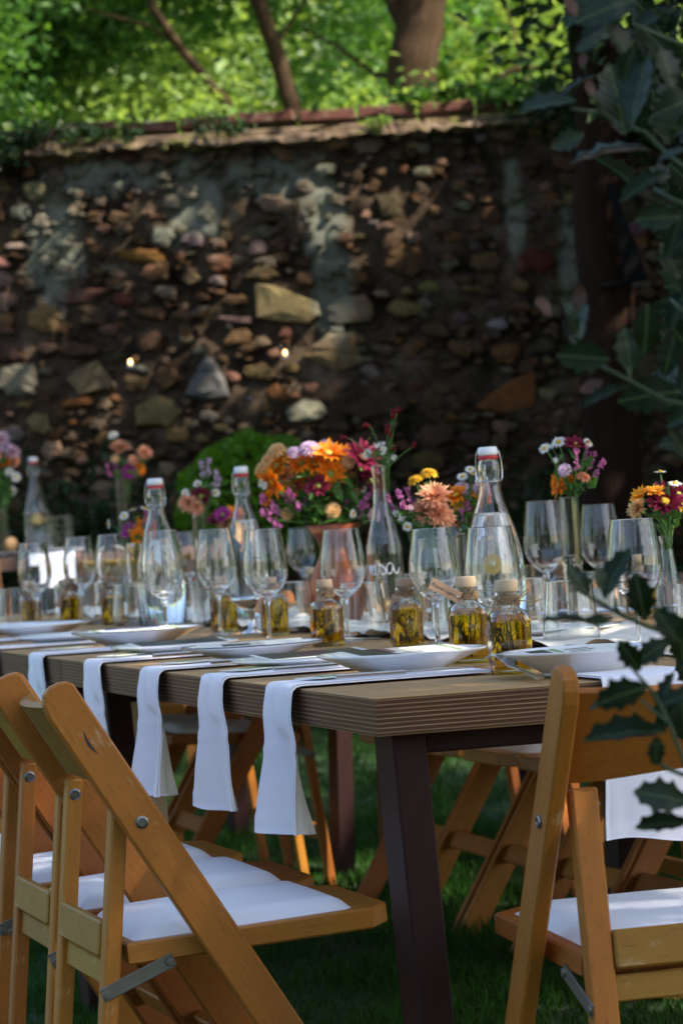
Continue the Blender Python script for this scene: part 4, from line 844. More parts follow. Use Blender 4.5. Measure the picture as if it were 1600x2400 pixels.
q = at(1415, 1400, 7.3); tag(MB().lathe([(0, .0125), (.033, .0125), (.033, .06), (0, .062)], 24).build('candle', CARD, None, True, loc=(q.x, q.y, TH)), 'pale wax candle inside the straight tumbler at the right', 'candle')

# swing-top water bottles
def swing_bottle(label, x, Z, capy, bodyw, ztop=TH, fill=.52, sticker=False, rz=0.0, tint=GLASS, lean=0):
    hz = 1215 - .062 * (x - 800); ztip = CAMZ + (hz - capy) * Z / FPX; Hh = ztip - ztop; rb = bodyw * Z / FPX / 2
    q = at(x, 1400, Z); t = thing('swing_top_bottle', label, 'bottle', (q.x, q.y, ztop + .0005), rz, 'clear swing-top water bottles'); k = Hh / .345
    def pz(z): return z * k
    o = [(0, .004), (.6, .0), (.92, .0), (.99, .006), (1.0, .015), (1.0, .118), (.985, .14), (.93, .165), (.80, .193), (.62, .222), (.46, .246), (.38, .262), (.345, .276), (.36, .279), (.375, .282), (.36, .285), (.345, .288), (.36, .296), (.37, .303), (.36, .312), (.325, .319), (.31, .323)]
    inn = [(max(0, r - .055), z) for r, z in reversed(o[4:])]; inn[0] = (.25, .3235); inn += [(.85, .012), (0, .011)]
    MB().lathe(MB.sup([(r * rb, pz(z)) for r, z in o + inn], .0012), 40).build('bottle_body', tint, t, True)
    zf = .345 * fill; pr = [(0, .0108), (.84, .0116)] + [(r - .053, z) for r, z in o[4:] if z < zf]; r_last = np.interp(zf, [z for r, z in o[4:14]], [r for r, z in o[4:14]]) - .053
    MB().lathe([(r * rb, pz(z)) for r, z in pr + [(r_last, zf), (r_last * .9, zf - .0002), (0, zf - .0002)]], 40).build('water', WATER, t, True)
    MB().lathe([(r * rb, pz(z)) for r, z in [(0, .322), (.29, .322), (.34, .3238), (.34, .3275), (.29, .329), (0, .329)]], 24).build('seal', RUBBER, t, True)
    m = MB().lathe([(r * rb, pz(z)) for r, z in [(0, .3292), (.27, .3292), (.33, .331), (.34, .336), (.32, .343), (.28, .345), (0, .345)]], 24); m.build('cap', CERAM, t, True)
    ry = .385 * rb
    for s in (-1, 1): MB().tube([(s * .30 * rb, .0, pz(.338)), (s * (.36 * rb), .0, pz(.337)), (s * (.41 * rb), .004, pz(.325)), (s * (.44 * rb), .006, pz(.303)), (s * .43 * rb, .004, pz(.290)), (s * .39 * rb, 0, pz(.283))], .0011 * k, 6).build('wire', CUTL, t, True)
    MB().tube([(ry * 1.02 * math.cos(a), ry * 1.02 * math.sin(a), pz(.2835)) for a in np.linspace(0, 6.283, 25)], .0011 * k, 6).build('wire_collar', CUTL, t, True)
    if sticker:
        zc, rr = sticker; m = MB(); F_ = 20
        for ri in (0, .5, 1.0):
            pass
        V_ = [(0, 0)] + [(math.cos(2 * math.pi * i / F_) , math.sin(2 * math.pi * i / F_)) for i in range(F_)]
        def wrap(a, b, R_): th = a / R_; return (R_ * math.sin(th), -R_ * math.cos(th), b)
        Rr = rb + .0006
        m.add([wrap(rr * a, pz(zc) + rr * .92 * b, Rr) for a, b in V_], [(0, 1 + i, 1 + (i + 1) % F_) for i in range(F_)]); g = m.build('gold_label', GOLD, t, True)
        for i in range(4): MB().tube([wrap(rr * (-.18 + .12 * i), pz(zc) + rr * (.32 - .5 * (i % 2)), Rr + .0004), wrap(rr * (-.06 + .12 * i), pz(zc) + rr * (-.18 + .5 * (i % 2)), Rr + .0004)], .0006, 4).build('emblem', CARD, g, False)
    return t
swing_bottle('tall swing-top water bottle with a round gold label, nearest, behind the large wine glass', 1163, 6.35, 1047, 141, sticker=(.137, .021), rz=-.1, fill=.66)
swing_bottle('swing-top water bottle left of the copper pitcher, above its wine glasses', 583, 8.4, 1093, 100, rz=.5, fill=.66)
swing_bottle('swing-top water bottle on the left, behind a wine glass and small daisies', 380, 8.3, 1121, 112, rz=.4, fill=.60)
swing_bottle('far swing-top bottle with a gold round label on the left background table', 98, 13.6, 1071, 62, ztop=.925, sticker=(.13, .024), rz=.1, fill=.45)

def paper_tag(t, p, ang, yaw, text):
    """kraft paper tag on the twine, hole end at p, pointing along ang in the upright plane turned by yaw"""
    L, W = .052, .0175
    m = MB().slab([(0, -W / 2), (L, -W / 2), (L, W / 2), (0, W / 2)], .0006, (0, 0, 0), (1, 0, 0), (0, 0, 1), .0001)
    h = m.build('paper_tag', KRAFT, t); h.location = p; h.rotation_euler = (Matrix.Rotation(yaw, 3, 'Z') @ Matrix.Rotation(-ang, 3, 'Y')).to_euler()
    k = MB(); k.lathe([(0, 0), (.0018, 0), (.0018, .0003), (0, .0003)], 10); k.v = [(q[0] + .005, -.0004 - q[2], q[1]) for q in k.v]; k.build('hole', CARD, h)
    MB().tube([(.005, -.001, 0), (-.004, -.003, .002), (-.010, -.001, .0)], .0008, 5).build('cord', TWINE, h, True)
    if text:
        c = bpy.data.curves.new('lettering', 'FONT'); c.body = text; c.size = .0078; c.align_x = 'CENTER'; c.align_y = 'CENTER'; c.shear = .35; c.extrude = .00008
        f = bpy.data.objects.new('lettering', c); me = bpy.data.meshes.new_from_object(f); bpy.data.objects.remove(f); me.materials.append(INK) if not me.materials else None
        a = link('lettering', me, h, (L * .54, -.0005, .0), (math.pi / 2, math.pi, 0))
        return h, a
    return h, None

# herb oil gift bottles
def oil_bottle(label, x, Z, tagdir, rz, basey=None, s=1.0, bow=False, text=None):
    q = at(x, 1400, Z); t = thing('oil_bottle', label, 'oil bottle', (q.x, q.y, TH + .0005), rz, 'small herb oil bottles with wooden stoppers'); t.scale = (s,) * 3
    def sq(r, z, n=36, e=5.0): return [Vector((r * math.copysign(abs(math.cos(a)) ** (2 / e), math.cos(a)), r * math.copysign(abs(math.sin(a)) ** (2 / e), math.sin(a)), z)) for a in np.linspace(0, 2 * math.pi, n, endpoint=False)]
    body = [(.021, 0, 4), (.0255, .001, 5), (.0275, .004, 5), (.028, .010, 5), (.028, .074, 5), (.0265, .081, 4), (.0225, .086, 3), (.0175, .0885, 2), (.0162, .092, 2), (.0162, .108, 2), (.0178, .109, 2), (.0178, .1115, 2), (.016, .112, 2), (.0142, .112, 2), (.0142, .092, 2), (.0165, .0875, 2.2), (.0215, .0835, 3), (.0248, .079, 4), (.0262, .073, 5), (.0262, .011, 5), (.0250, .0065, 5), (.018, .0055, 4)]
    def sup3(b):
        o = []
        for p, q_ in zip(b, b[1:]):
            o.append(p)
            if abs(q_[1] - p[1]) > .005: o += [tuple(p[c] + (q_[c] - p[c]) * f for c in range(3)) for f in (.001 / abs(q_[1] - p[1]), 1 - .001 / abs(q_[1] - p[1]))]
        return o + [b[-1]]
    MB().loft([sq(r, z, e=e) for r, z, e in sup3(body)]).build('glass_body', GLASS, t, True)
    oil = [(.018, .0052, 4), (.0253, .0062, 5), (.0265, .011, 5), (.0265, .072, 5), (.0252, .078, 4), (.0224, .0815, 3)]
    MB().loft([sq(r, z, e=e) for r, z, e in sup3(oil)]).build('oil', OIL, t, True)
    m = MB(); rr = random.Random(x)
    for k in range(7):
        a = rr.uniform(0, 6.28); b = (rr.uniform(-.006, .006), rr.uniform(-.006, .006), .009); e_ = (.017 * math.cos(a), .017 * math.sin(a), rr.uniform(.05, .074)); m.tube([b, tuple((b[i] + e_[i]) / 2 + rr.uniform(-.003, .003) for i in range(3)), e_], .0007, 4)
        for j in range(10):
            f = .3 + .7 * j / 9; c = [b[i] + (e_[i] - b[i]) * f for i in range(3)]; m.tube([c, (c[0] + rr.uniform(-.006, .006), c[1] + rr.uniform(-.006, .006), c[2] + .006)], .0007, 3)
    m.build('herb_sprig', HERB, t)
    MB().lathe([(0, .104), (.0132, .104), (.0138, .112), (.0150, .1122), (.0158, .1135), (.0158, .127), (.0150, .1285), (0, .1287)], 28).build('stopper', PALEW, t, True)
    tw = MB()
    for k in range(5): tw.tube([(.0174 * math.cos(a), .0174 * math.sin(a), .0935 + .0024 * k + .0004 * a) for a in np.linspace(0, 6.28, 22)], .00125, 5)
    g = tw.build('twine', TWINE, t, True)
    if bow:
        f = -1
        MB().tube([(.006, -.018, .099), (.012, -.022, .104), (.022, -.02, .112), (.028, -.019, .115), (.023, -.019, .108), (.012, -.020, .101), (.008, -.020, .099)], .0009, 5).build('bow', TWINE, t, True)
        MB().tube([(.006, -.019, .098), (.0, -.024, .091), (-.006, -.026, .084), (-.005, -.027, .079), (.002, -.027, .081), (.006, -.024, .090), (.009, -.026, .080), (.014, -.028, .070), (.016, -.029, .066)], .0009, 5).build('bow', TWINE, t, True)
        MB().tube([(.010, -.019, .1), (.022, -.02, .098), (.034, -.018, .097), (.046, -.016, .0995)], .0008, 5).build('bow', TWINE, t, True)
    else:
        MB().tube([(-.012, -.014, .098), (-.004, -.022, .108), (.004, -.022, .113), (.010, -.02, .110), (.006, -.019, .1)], .0009, 5).build('bow', TWINE, t, True)
    ax, az, rot = tagdir
    if ax is not None:
        paper_tag(t, ax, az, rot, text)
    return t

OB = [('front oil bottle with a twine bow and a folded kraft tag', 1187, 5.06, ((-.016, -.016, .098), R(-118), R(-60)), .15, True, 'Raquel'), ('oil bottle with a handwritten kraft tag reaching over the glass to its left', 1092, 5.50, ((-.012, -.0205, .097), R(150), R(14), ), .1, False, 'Raquel Lugero'),
      ('slim oil bottle with a looped twine, its kraft tag hanging down its left side', 948, 6.25, ((-.018, -.014, .099), R(-103), R(-20)), .2, False, 'David Lugero'), ('dark herb oil bottle left of the wine glass before the copper pitcher', 762, 6.6, ((-.016, -.015, .098), R(-110), R(-50)), .4, False, None),
      ('oil bottle with a long slanting kraft tag, beside the steel scoop', 640, 7.4, ((-.016, -.016, .098), R(-118), R(0)), .2, False, None), ('oil bottle under the steel scoop with a kraft tag on its left', 522, 7.9, ((-.016, -.016, .098), R(-100), R(0)), .3, False, None),
      ('oil bottle in front of the left swing-top bottle, slanting tag', 357, 8.9, ((-.016, -.016, .098), R(-120), R(0)), .1, False, None), ('far oil bottle with slanting tag, below the third small wine glass', 262, 9.1, ((-.016, -.016, .098), R(-112), R(0)), .2, False, None),
      ('far oil bottle below the second small wine glass', 165, 9.3, ((-.016, -.016, .098), R(-116), R(0)), .3, False, None), ('far oil bottle beside the leftmost small wine glass', 70, 9.2, ((-.016, -.016, .098), R(-60), R(0)), .2, False, None),
      ('oil bottle at the far side behind the holly bud, left of the flower cylinder', 1318, 7.4, ((None, None, None), 0, 0), .2, False, None), ('far oil bottle behind the right wine glass', 1500, 7.3, ((None, None, None), 0, 0), .2, False, None), ('far oil bottle right of the copper pitcher, only its stopper showing', 868, 8.2, ((None, None, None), 0, 0), .2, False, None), ('far oil bottle behind the copper pitcher on its left', 735, 8.4, ((None, None, None), 0, 0), .2, False, None)]
for l, x, Z, td, rz, bow, tx in OB: oil_bottle(l, x, Z, td if td[0][0] is not None else (None, None, None), rz, bow=bow, text=tx, s=1.08 if Z < 6 else 1.0)

# table runner along the middle
t = thing('table_runner', 'crumpled cream lace runner along the middle of the long table', 'table runner', P(.05, .78, TH), ANG)
def run(a, b):
    x = (a - .5) * (.32 + .03 * math.sin(b * 40)); y = b * 6.1; e = abs(2 * a - 1)
    return (x, y, .004 + .010 * max(0, math.sin(b * 150 + a * 3)) * e ** 2 + .008 * max(0, math.sin(a * 11 + b * 61)) + .006 * max(0, math.sin(b * 213 - a * 7)))
MB().grid(run, 24, 420).build('lace_cloth', LACE, t, True)
# small steel scoop in a bowl, middle left
q = at(540, 1400, 7.6); t = thing('serving_scoop', 'small steel serving scoop with a flat handle, propped among the glasses', 'scoop', (q.x, q.y, TH), 0)
m = MB().lathe([(0, 0), (.022, 0), (.040, .012), (.048, .026), (.0465, .0262), (.038, .0135), (.02, .002), (0, .002)], 28); m.v = [(p[0] + .045, p[1], p[2] + .058) for p in m.v]; m.build('pan', CUTL, t, True)
MB().beam((.0, 0, .086), (-.072, -.01, .116), .016, .003, (0, 1, 0), .001).build('handle', CUTL, t)
MB().lathe([(0, 0), (.026, 0), (.028, .004), (.010, .012), (.008, .05), (.018, .0575), (0, .0577)], 20).build('stand', CUTL, t, True).location = (.045, 0, 0)
# things on the background tables
def bplate(label, x, Z, r_, ztop): q = at(x, 1300, Z); plate(label, (q.x, q.y, ztop + .001), r_, .022, 0, None, 'plates on the background tables')
bplate('far plate on the left background table at the frame edge', 12, 13.6, .12, .925); bplate('far plate on the left background table right of the gold-labelled bottle', 150, 13.5, .12, .925); bplate('far plate on the left background table left of the low daisies', 330, 13.6, .12, .925)
plate('blue glazed plate at the right behind the holly sprig', P(2.25, 1.12, TH + .003), .12, .02, 0, BLUEGL, 'plates on the far side'); plate('white far plate before the orange chairs', P(3.1, 1.08, TH + .003), .12, .02, 0, None, 'plates on the far side'); plate('white plate half hidden behind the near tumbler at the right', P(1.60, .80, TH + .001), .125, .018, 0, None, 'plates on the far side')
tumbler('tall far tumbler on the left background table', 150, 13.4, TUMS, 1.55, .925)
def bnap(label, p, hang, w):
    t = thing('napkin', label, 'napkin', p, 0, 'napkins on the left background table'); m = MB(); m.grid(lambda a, b: ((a - .5) * w, -.012 - .006 * math.sin(a * 7) * b if b > .1 else -.012 + .12 * (1 - b / .1), .012 - .0 if b <= .1 else .012 - hang * (b - .1)), 10, 12); m.build('cloth', CLOTH, t, True)
bnap('white napkin hanging from the left background table below the tall tumbler', (at(138, 1330, 13.3).x, 13.285, .925), .16, .10); bnap('white napkin at the left background table edge behind the leftmost wine glass', (at(95, 1330, 13.3).x, 13.285, .925), .05, .12)
q = at(25, 1290, 13.5); tag(MB().lathe([(0, 0), (.02, 0), (.03, .02), (.03, .04), (.018, .055), (0, .058)], 14).build('bread_roll', plain('bread', (.5, .3, .14), .8, .2), None, True, loc=(q.x, q.y, .95)), 'small tan bread roll on the plate at the left background table', 'bread')
# string of little lamps in front of the wall
t = thing('string_lights', 'string of small warm bulbs hung in front of the stone wall', 'string lights', (0, 0, 0))
bulbs = [(306, 848, 13.6), (668, 826, 13.9), (1563, 789, 12.6)]
EM = NT('lamp_filament'); EM.set(Emission_Strength=3.0); EM.bsdf.inputs['Emission Color'].default_value = (1, .55, .2, 1); EM.col((.9, .6, .3)); EM = EM.mat
cat_ = []
for x, y, Z in bulbs:
    c = at(x, y, Z); b_ = MB().lathe([(0, -.024), (.010, -.021), (.015, -.010), (.014, .002), (.008, .012), (0, .014)], 16).build('bulb', GLASS, t, True, loc=c)
    MB().lathe([(0, -.010), (.004, -.008), (.005, 0), (.002, .008), (0, .009)], 8).build('filament', EM, b_, True); MB().lathe([(0, .010), (.009, .010), (.009, .036), (.004, .042), (0, .043)], 12).build('socket', BLACKW, b_, True); cat_.append(c + Vector((0, 0, .042)))
wp = []
seq = [Vector((-3.2, 14.2, 2.0)), cat_[0], cat_[1], cat_[2], Vector((3.2, 12.2, 2.1))]
for a, b_ in zip(seq, seq[1:]):
    for k in range(10): f = k / 10; wp.append(a.lerp(b_, f) - Vector((0, 0, .10 * math.sin(f * math.pi))))
MB().tube(wp + [seq[-1]], .0022, 4).build('cable', BLACKW, t)
# strap and dark lamp box on the evergreen's trunk
t = thing('hanging_strap', 'black strap and pouch tied around the brown trunk at the right', 'strap', at(1455, 600, 13.05))
o = t.location; a = [at(1432, 430, 13.07), at(1455, 520, 13.04), at(1478, 600, 13.05), at(1490, 660, 13.06)]
m = MB(); m.loft([[p - o + Vector((-.018 - .02 * (i > 1), 0, 0)), p - o + Vector((.018 + .02 * (i > 1), 0, 0)), p - o + Vector((.018 + .02 * (i > 1), .03, 0)), p - o + Vector((-.018 - .02 * (i > 1), .03, 0))] for i, p in enumerate(a)]); m.f = [tuple(reversed(f)) for f in m.f]; m.build('pouch', BLACKW, t)
MB().tube([at(1405, 672, 13.06) - o, at(1440, 668, 13.045) - o, at(1485, 655, 13.06) - o], .012, 6).build('band', BLACKW, t)
# ---------------------------------------------------------------- flowers
PC = {'orange': ((.92, .30, .01), (.82, .17, .006)), 'gold': ((.88, .42, .03), (.80, .25, .01)), 'burg': ((.24, .012, .05), (.13, .004, .02)), 'peach': ((.86, .44, .26), (.76, .30, .15)), 'cream': ((.85, .58, .27), (.80, .45, .16)),
      'lilac': ((.76, .57, .71), (.62, .40, .56)), 'pink': ((.70, .25, .48), (.58, .14, .36)), 'magenta': ((.45, .05, .30), (.35, .03, .2)), 'white': ((.82, .82, .78), (.78, .78, .70)), 'yellow': ((.80, .50, .04), (.70, .38, .02)), 'red': ((.22, .008, .02), (.15, .005, .01)), 'palepink': ((.80, .55, .58), (.7, .4, .45))}
PM = {k: petalmat('petal_' + k, a, b) for k, (a, b) in PC.items()}
EYE_Y = plain('yellow_eye', (.62, .38, .03), .8, .2); EYE_G = plain('green_eye', (.26, .30, .04), .8, .2); EYE_D = plain('dark_eye', (.12, .05, .02), .8, .2)
def petal(m, a, r0, L, W, lift, curl, tw=0.0):
    """one petal of 4 cross lines, starting r0 from the axis at angle a, rising by lift, bending by curl"""
    ca, sa = math.cos(a), math.sin(a); V = []; G = []; th = lift; x, z = r0, 0.0
    for k, w in enumerate((.45, .95, 1.0, .55, .06)):
        if k: x += math.cos(th) * L / 4; z += math.sin(th) * L / 4; th += curl / 4
        for s in (-1, 1):
            yy = s * w * W / 2; zz = z + .12 * W * w + tw * s * w * W; V.append((ca * x - sa * yy, sa * x + ca * yy, zz)); G.append((k / 4, s, 0))
        V.append((ca * x, sa * x, z)); G.append((k / 4, 0, 0))
    F = []
    for k in range(4):
        b = 3 * k; F += [(b, b + 2, b + 5, b + 3), (b + 2, b + 1, b + 4, b + 5)]
    m.add(V, F, G)
def bloom(kind, seed):
    """unit bloom, radius 1, facing +z: (petal builder, centre builder or None, centre material)"""
    r = random.Random(seed); m = MB(); c = None; cm = None; J = lambda x: r.uniform(-x, x)
    if kind == 'daisy':
        for i in range(15): petal(m, 6.283 * i / 15 + J(.08), .12, .86 + J(.08), .34, .55 + J(.18), -.5 + J(.3), J(.15))
        for i in range(11): petal(m, 6.283 * i / 11 + J(.12), .1, .62 + J(.08), .28, .95 + J(.2), -.4 + J(.3), J(.15))
        c = MB().lathe([(0, .02), (.22, .02), (.24, .12), (.15, .2), (0, .22)], 12); cm = 'eye'
    elif kind == 'mum':
        for ly, (n, l, lift) in enumerate(((20, .98, .12), (19, .88, .42), (16, .75, .75), (12, .60, 1.05), (8, .42, 1.3))):
            for i in range(n): petal(m, 6.283 * (i + .5 * ly) / n + J(.12), .06, l + J(.08), .25, lift + J(.12), -.1 + J(.4), J(.2))
    elif kind == 'pompon':
        for ly, (n, l, lift, cu) in enumerate(((16, .9, .0, -.8), (16, .84, .35, -.9), (15, .76, .7, -.9), (12, .66, 1.0, -.8), (9, .55, 1.3, -.6), (5, .5, 1.5, -.3))):
            for i in range(n): petal(m, 6.283 * (i + .5 * ly) / n + J(.1), .08, l, .32, lift, cu, J(.1))
        c = MB().lathe([(0, -.1), (.4, -.02), (.5, .1), (.35, .35), (0, .45)], 10); cm = 'same'
    elif kind == 'wdaisy':
        for i in range(13): petal(m, 6.283 * i / 13 + J(.06), .25, .72 + J(.05), .34, .08 + J(.1), -.35 + J(.15))
        c = MB().lathe([(0, .02), (.33, .02), (.34, .12), (.22, .24), (0, .28)], 12); cm = 'eye'
    elif kind == 'statice':
        for k in range(34):
            z = r.uniform(-.95, .95); q = (J(.42), J(.42), z); t = MB()
            for i in range(5): petal(t, 6.283 * i / 5 + J(.3), .02, .24, .18, .5 + J(.3), -.4)
            rot = Matrix.Rotation(J(1.2), 3, 'X') @ Matrix.Rotation(J(1.2), 3, 'Y'); m.add([rot @ Vector(p) + Vector(q) for p in t.v], t.f, t.g)
    elif kind == 'bud':
        for ly in range(5):
            for i in range(8): petal(m, 6.283 * (i + .5 * ly) / 8, .35 - .05 * ly, .55, .42, .9 + .12 * ly, -.2)
            m.v = [(p[0], p[1], p[2] + (.16 if n < len(m.v) else 0)) for n, p in enumerate(m.v)]
        c = MB().lathe([(0, -.3), (.4, -.1), (.5, .4), (.3, 1.1), (0, 1.3)], 10); cm = 'same'
    elif kind == 'bell':
        for k in range(5):
            t = MB(); q = (J(.6), J(.6), J(.5))
            for i in range(6): petal(t, 6.283 * i / 6 + J(.2), .06, .5, .3, .7, -.9)
            rot = Matrix.Rotation(J(1.6), 3, 'X') @ Matrix.Rotation(J(1.6), 3, 'Y'); m.add([rot @ Vector(p) + Vector(q) for p in t.v], t.f, t.g)
    return m, c, cm
BL = {}
def bloom_mesh(kind, col, eye, var):
    k = (kind, col, eye, var)
    if k not in BL:
        m, c, cm = bloom(kind, hash(kind) % 1 + var * 7 + len(kind))
        BL[k] = (m.mesh('petals', PM[col]), c.mesh('eye', PM[col] if cm == 'same' else {'y': EYE_Y, 'g': EYE_G, 'd': EYE_D}[eye], True) if c else None)
    return BL[k]
FN = {'daisy': 'daisy_flower', 'mum': 'chrysanthemum', 'pompon': 'pompon_flower', 'wdaisy': 'small_daisy', 'statice': 'statice_spray', 'bud': 'flower_bud', 'bell': 'snowdrop_spray'}
def bouquet(label, mouth, Z, depth, fl, greens=14, group='small bouquets of garden flowers', gl=.045, spread=.02):
    """fl: (kind, colour, x, y, size px[, eye][, face]) in photo pixels; the stems run into the vase below the mouth"""
    q = at(mouth[0], mouth[1], Z); t = thing('bouquet', label, 'bouquet', q, 0, group); cx = sum(f[2] for f in fl) / len(fl); cyy = sum(f[3] for f in fl) / len(fl); rr = random.Random(len(fl) + int(mouth[0]))
    for i, f in enumerate(fl):
        kind, col, x, y, s = f[:5]; eye = f[5] if len(f) > 5 and f[5] else ('g' if kind == 'daisy' else 'y'); r_ = s * Z / FPX / 2 * (1.12 if len(fl) > 30 else 1.0) * (1.38 if kind == 'daisy' else 1.22 if kind in ('mum', 'statice') else 1.12)
        dz = f[7] if len(f) > 7 else rr.uniform(-.035, .03); p = at(x, y, Z + dz) - q
        if len(f) > 6 and f[6]: d = Vector(f[6])
        else: d = Vector(((x - cx) / 90, -1.0, .55 + (cyy - y) / 90)) if kind not in ('bud', 'statice', 'bell') else Vector(((x - cx) / 120, -.2, 1.0))
        d.normalize(); rot = d.to_track_quat('Z', 'Y') @ Matrix.Rotation(rr.uniform(0, 6.28), 3, 'Z').to_quaternion()
        me, ce = bloom_mesh(kind, col, eye, i % 3)
        o = link(FN[kind], me, t, p, rot.to_euler(), r_ if kind != 'statice' else (r_ * .62, r_ * .62, r_))
        if ce: link('eye', ce, o)
        e = Vector((rr.uniform(-spread, spread) * .5, rr.uniform(-spread, spread) * .5, -depth * rr.uniform(.6, 1.0))); n_ = Vector((e.x * .8 + (p.x * .12 if abs(p.x) < .1 else math.copysign(.012, p.x)), e.y * .8, -.005)); n_.x = max(-spread, min(spread, n_.x))
        hp = p - d * r_ * .05; mid = n_.lerp(hp, .55) + Vector((-p.x * .12, 0, .012)); pts = []
        for k in range(9):
            a = k / 8; pts.append((1 - a) ** 3 * n_ + 3 * (1 - a) ** 2 * a * (n_ * .6 + mid * .4) + 3 * (1 - a) * a * a * (mid * .4 + (hp - d * r_ * 1.1) * .6) + a ** 3 * hp)
        st = MB().tube([e] + pts, .0016 if s > 28 else .0011, 5).build('stem', STEM, o, True)
        st.matrix_parent_inverse = (Matrix.Translation(o.location) @ o.rotation_euler.to_matrix().to_4x4() @ Matrix.Diagonal((*o.scale, 1))).inverted()
    if greens:
        C = []
        for k in range(greens):
            f = rr.choice(fl); p = at(f[2], f[3], Z) - q; C.append(p * rr.uniform(.25, .8) + Vector((rr.uniform(-.012, .012), rr.uniform(-.03, .03), rr.uniform(-.01, .01))))
        V, F = leaf_cloud(np.array([tuple(c) for c in C]), gl, gl * .5, .3); link('foliage', fast_mesh('foliage', V, F, GREENS), t)
    return t
UPF = (.1, -.55, 1)
# the copper pitcher and its big bouquet
zp = 7.75; q = at(793, 1400, zp); t = thing('copper_pitcher', 'hammered copper pitcher with a flared mouth holding the big bouquet', 'pitcher', (q.x, q.y, TH + .0005), .4); k = zp / FPX
zt = at(791, 1228, zp).z - TH; rb = 70 * k; pr = [(0, 0), (rb * .62, 0), (rb * .66, .004), (rb * .9, zt * .16), (rb, zt * .30), (rb * .97, zt * .42), (rb * .78, zt * .56), (rb * .55, zt * .70), (rb * .50, zt * .76), (rb * .62, zt * .86), (rb * .95, zt * 1.0), (rb * .93, zt * 1.0), (rb * .58, zt * .86), (rb * .46, zt * .76), (rb * .5, zt * .70), (rb * .9, zt * .4), (rb * .6, .006), (0, .006)]
def hm(t_, r, z): return 1 + .012 * math.sin(t_ * 13 + z * 60) * math.sin(z * 210 + t_ * 3)
m = MB().lathe(pr, 44, wob=hm); m.build('pitcher_body', COPPER, t, True)
MB().tube([(rb * .86 * math.cos(.6), rb * .86 * math.sin(.6), zt * .95), (rb * 1.35 * math.cos(.6), rb * 1.35 * math.sin(.6), zt * .9), (rb * 1.5 * math.cos(.6), rb * 1.5 * math.sin(.6), zt * .6), (rb * 1.2 * math.cos(.6), rb * 1.2 * math.sin(.6), zt * .36), (rb * .97 * math.cos(.6), rb * .97 * math.sin(.6), zt * .32)], .006, 8).build('handle', COPPER, t, True)
big = [('daisy', 'orange', 710, 1090, 62), ('daisy', 'orange', 740, 1093, 50), ('daisy', 'orange', 769, 1066, 64), ('daisy', 'orange', 797, 1068, 52), ('daisy', 'orange', 774, 1110, 60, 'g', (.1, -1, -.1)), ('daisy', 'gold', 654, 1093, 66, 'y', (-.8, -.7, .3)), ('daisy', 'orange', 642, 1126, 62, 'y', (-.7, -.6, -.5)), ('daisy', 'orange', 688, 1150, 40), ('daisy', 'orange', 626, 1170, 30),
  ('pompon', 'lilac', 726, 1052, 50, None, UPF), ('pompon', 'lilac', 690, 1060, 36, None, UPF), ('pompon', 'lilac', 764, 1044, 38, None, UPF), ('pompon', 'lilac', 682, 1089, 24), ('pompon', 'cream', 648, 1056, 46, None, (-.4, -.5, 1)), ('pompon', 'cream', 629, 1076, 40, None, (-.8, -.4, .8)), ('pompon', 'cream', 611, 1101, 38, None, (-1, -.4, .4)),
  ('pompon', 'cream', 818, 1101, 46), ('pompon', 'cream', 792, 1127, 44), ('pompon', 'cream', 869, 1107, 38), ('pompon', 'cream', 829, 1155, 36), ('pompon', 'cream', 781, 1198, 40), ('pompon', 'cream', 815, 1082, 34),
  ('daisy', 'burg', 848, 1076, 74, 'd', (.5, -.8, .6)), ('daisy', 'burg', 830, 1125, 54), ('daisy', 'burg', 866, 1130, 56), ('daisy', 'burg', 840, 1103, 48), ('daisy', 'burg', 708, 1052, 20), ('statice', 'pink', 690, 1172, 46), ('statice', 'pink', 726, 1174, 48), ('statice', 'pink', 806, 1144, 28), ('statice', 'pink', 698, 1200, 30), ('statice', 'pink', 634, 1185, 46), ('statice', 'pink', 636, 1215, 46), ('statice', 'pink', 853, 1172, 36), ('statice', 'pink', 880, 1188, 26),
  ('wdaisy', 'white', 849, 1144, 22), ('wdaisy', 'white', 827, 1204, 20), ('pompon', 'palepink', 874, 1208, 30), ('wdaisy', 'white', 611, 1131, 22), ('wdaisy', 'white', 620, 1138, 18), ('pompon', 'cream', 672, 1205, 30, None, (-.4, -1, -.3)), ('statice', 'pink', 665, 1160, 40), ('statice', 'pink', 760, 1185, 44), ('statice', 'magenta', 815, 1180, 40), ('daisy', 'burg', 745, 1140, 46), ('statice', 'lilac', 655, 1200, 36), ('daisy', 'gold', 720, 1130, 44), ('statice', 'pink', 845, 1200, 40), ('mum', 'peach', 668, 1118, 44), ('bud', 'red', 762, 1142, 12), ('bud', 'red', 778, 1163, 12), ('bud', 'red', 702, 1142, 20)]
bouquet('big round bouquet of orange, burgundy and cream blooms in the copper pitcher', (791, 1226), zp, .10, big, 110, None, .06, .05)
# lettered table-number bottle
zb = 7.35; q = at(907, 1400, zb); kb = zb / FPX; t = thing('lettered_bottle', 'clear wine bottle lettered in white with a table name and number, holding red buds', 'bottle', (q.x, q.y, TH + .0005)); hb = at(905, 1090, zb).z - TH; rb = 43 * kb
o = [(0, .006), (.8, 0), (.97, .003), (1, .02), (1, .46), (.96, .52), (.80, .60), (.58, .69), (.45, .77), (.40, .85), (.40, .95), (.44, .955), (.44, .99), (.41, 1.0)]; o = [(r, z * hb if z > .02 else z) for r, z in o]; inn = [(.36, hb)] + [(max(r - .06, .1), z) for r, z in reversed(o[4:-2])] + [(.9, .02), (0, .02)]
MB().lathe(MB.sup([(r * rb, z) for r, z in o + inn], .0012), 36).build('bottle_body', GLASS, t, True)
def onb(a, z, R_=None): R_ = rb + .0006; th = a / R_; return (R_ * math.sin(th), -R_ * math.cos(th), z)
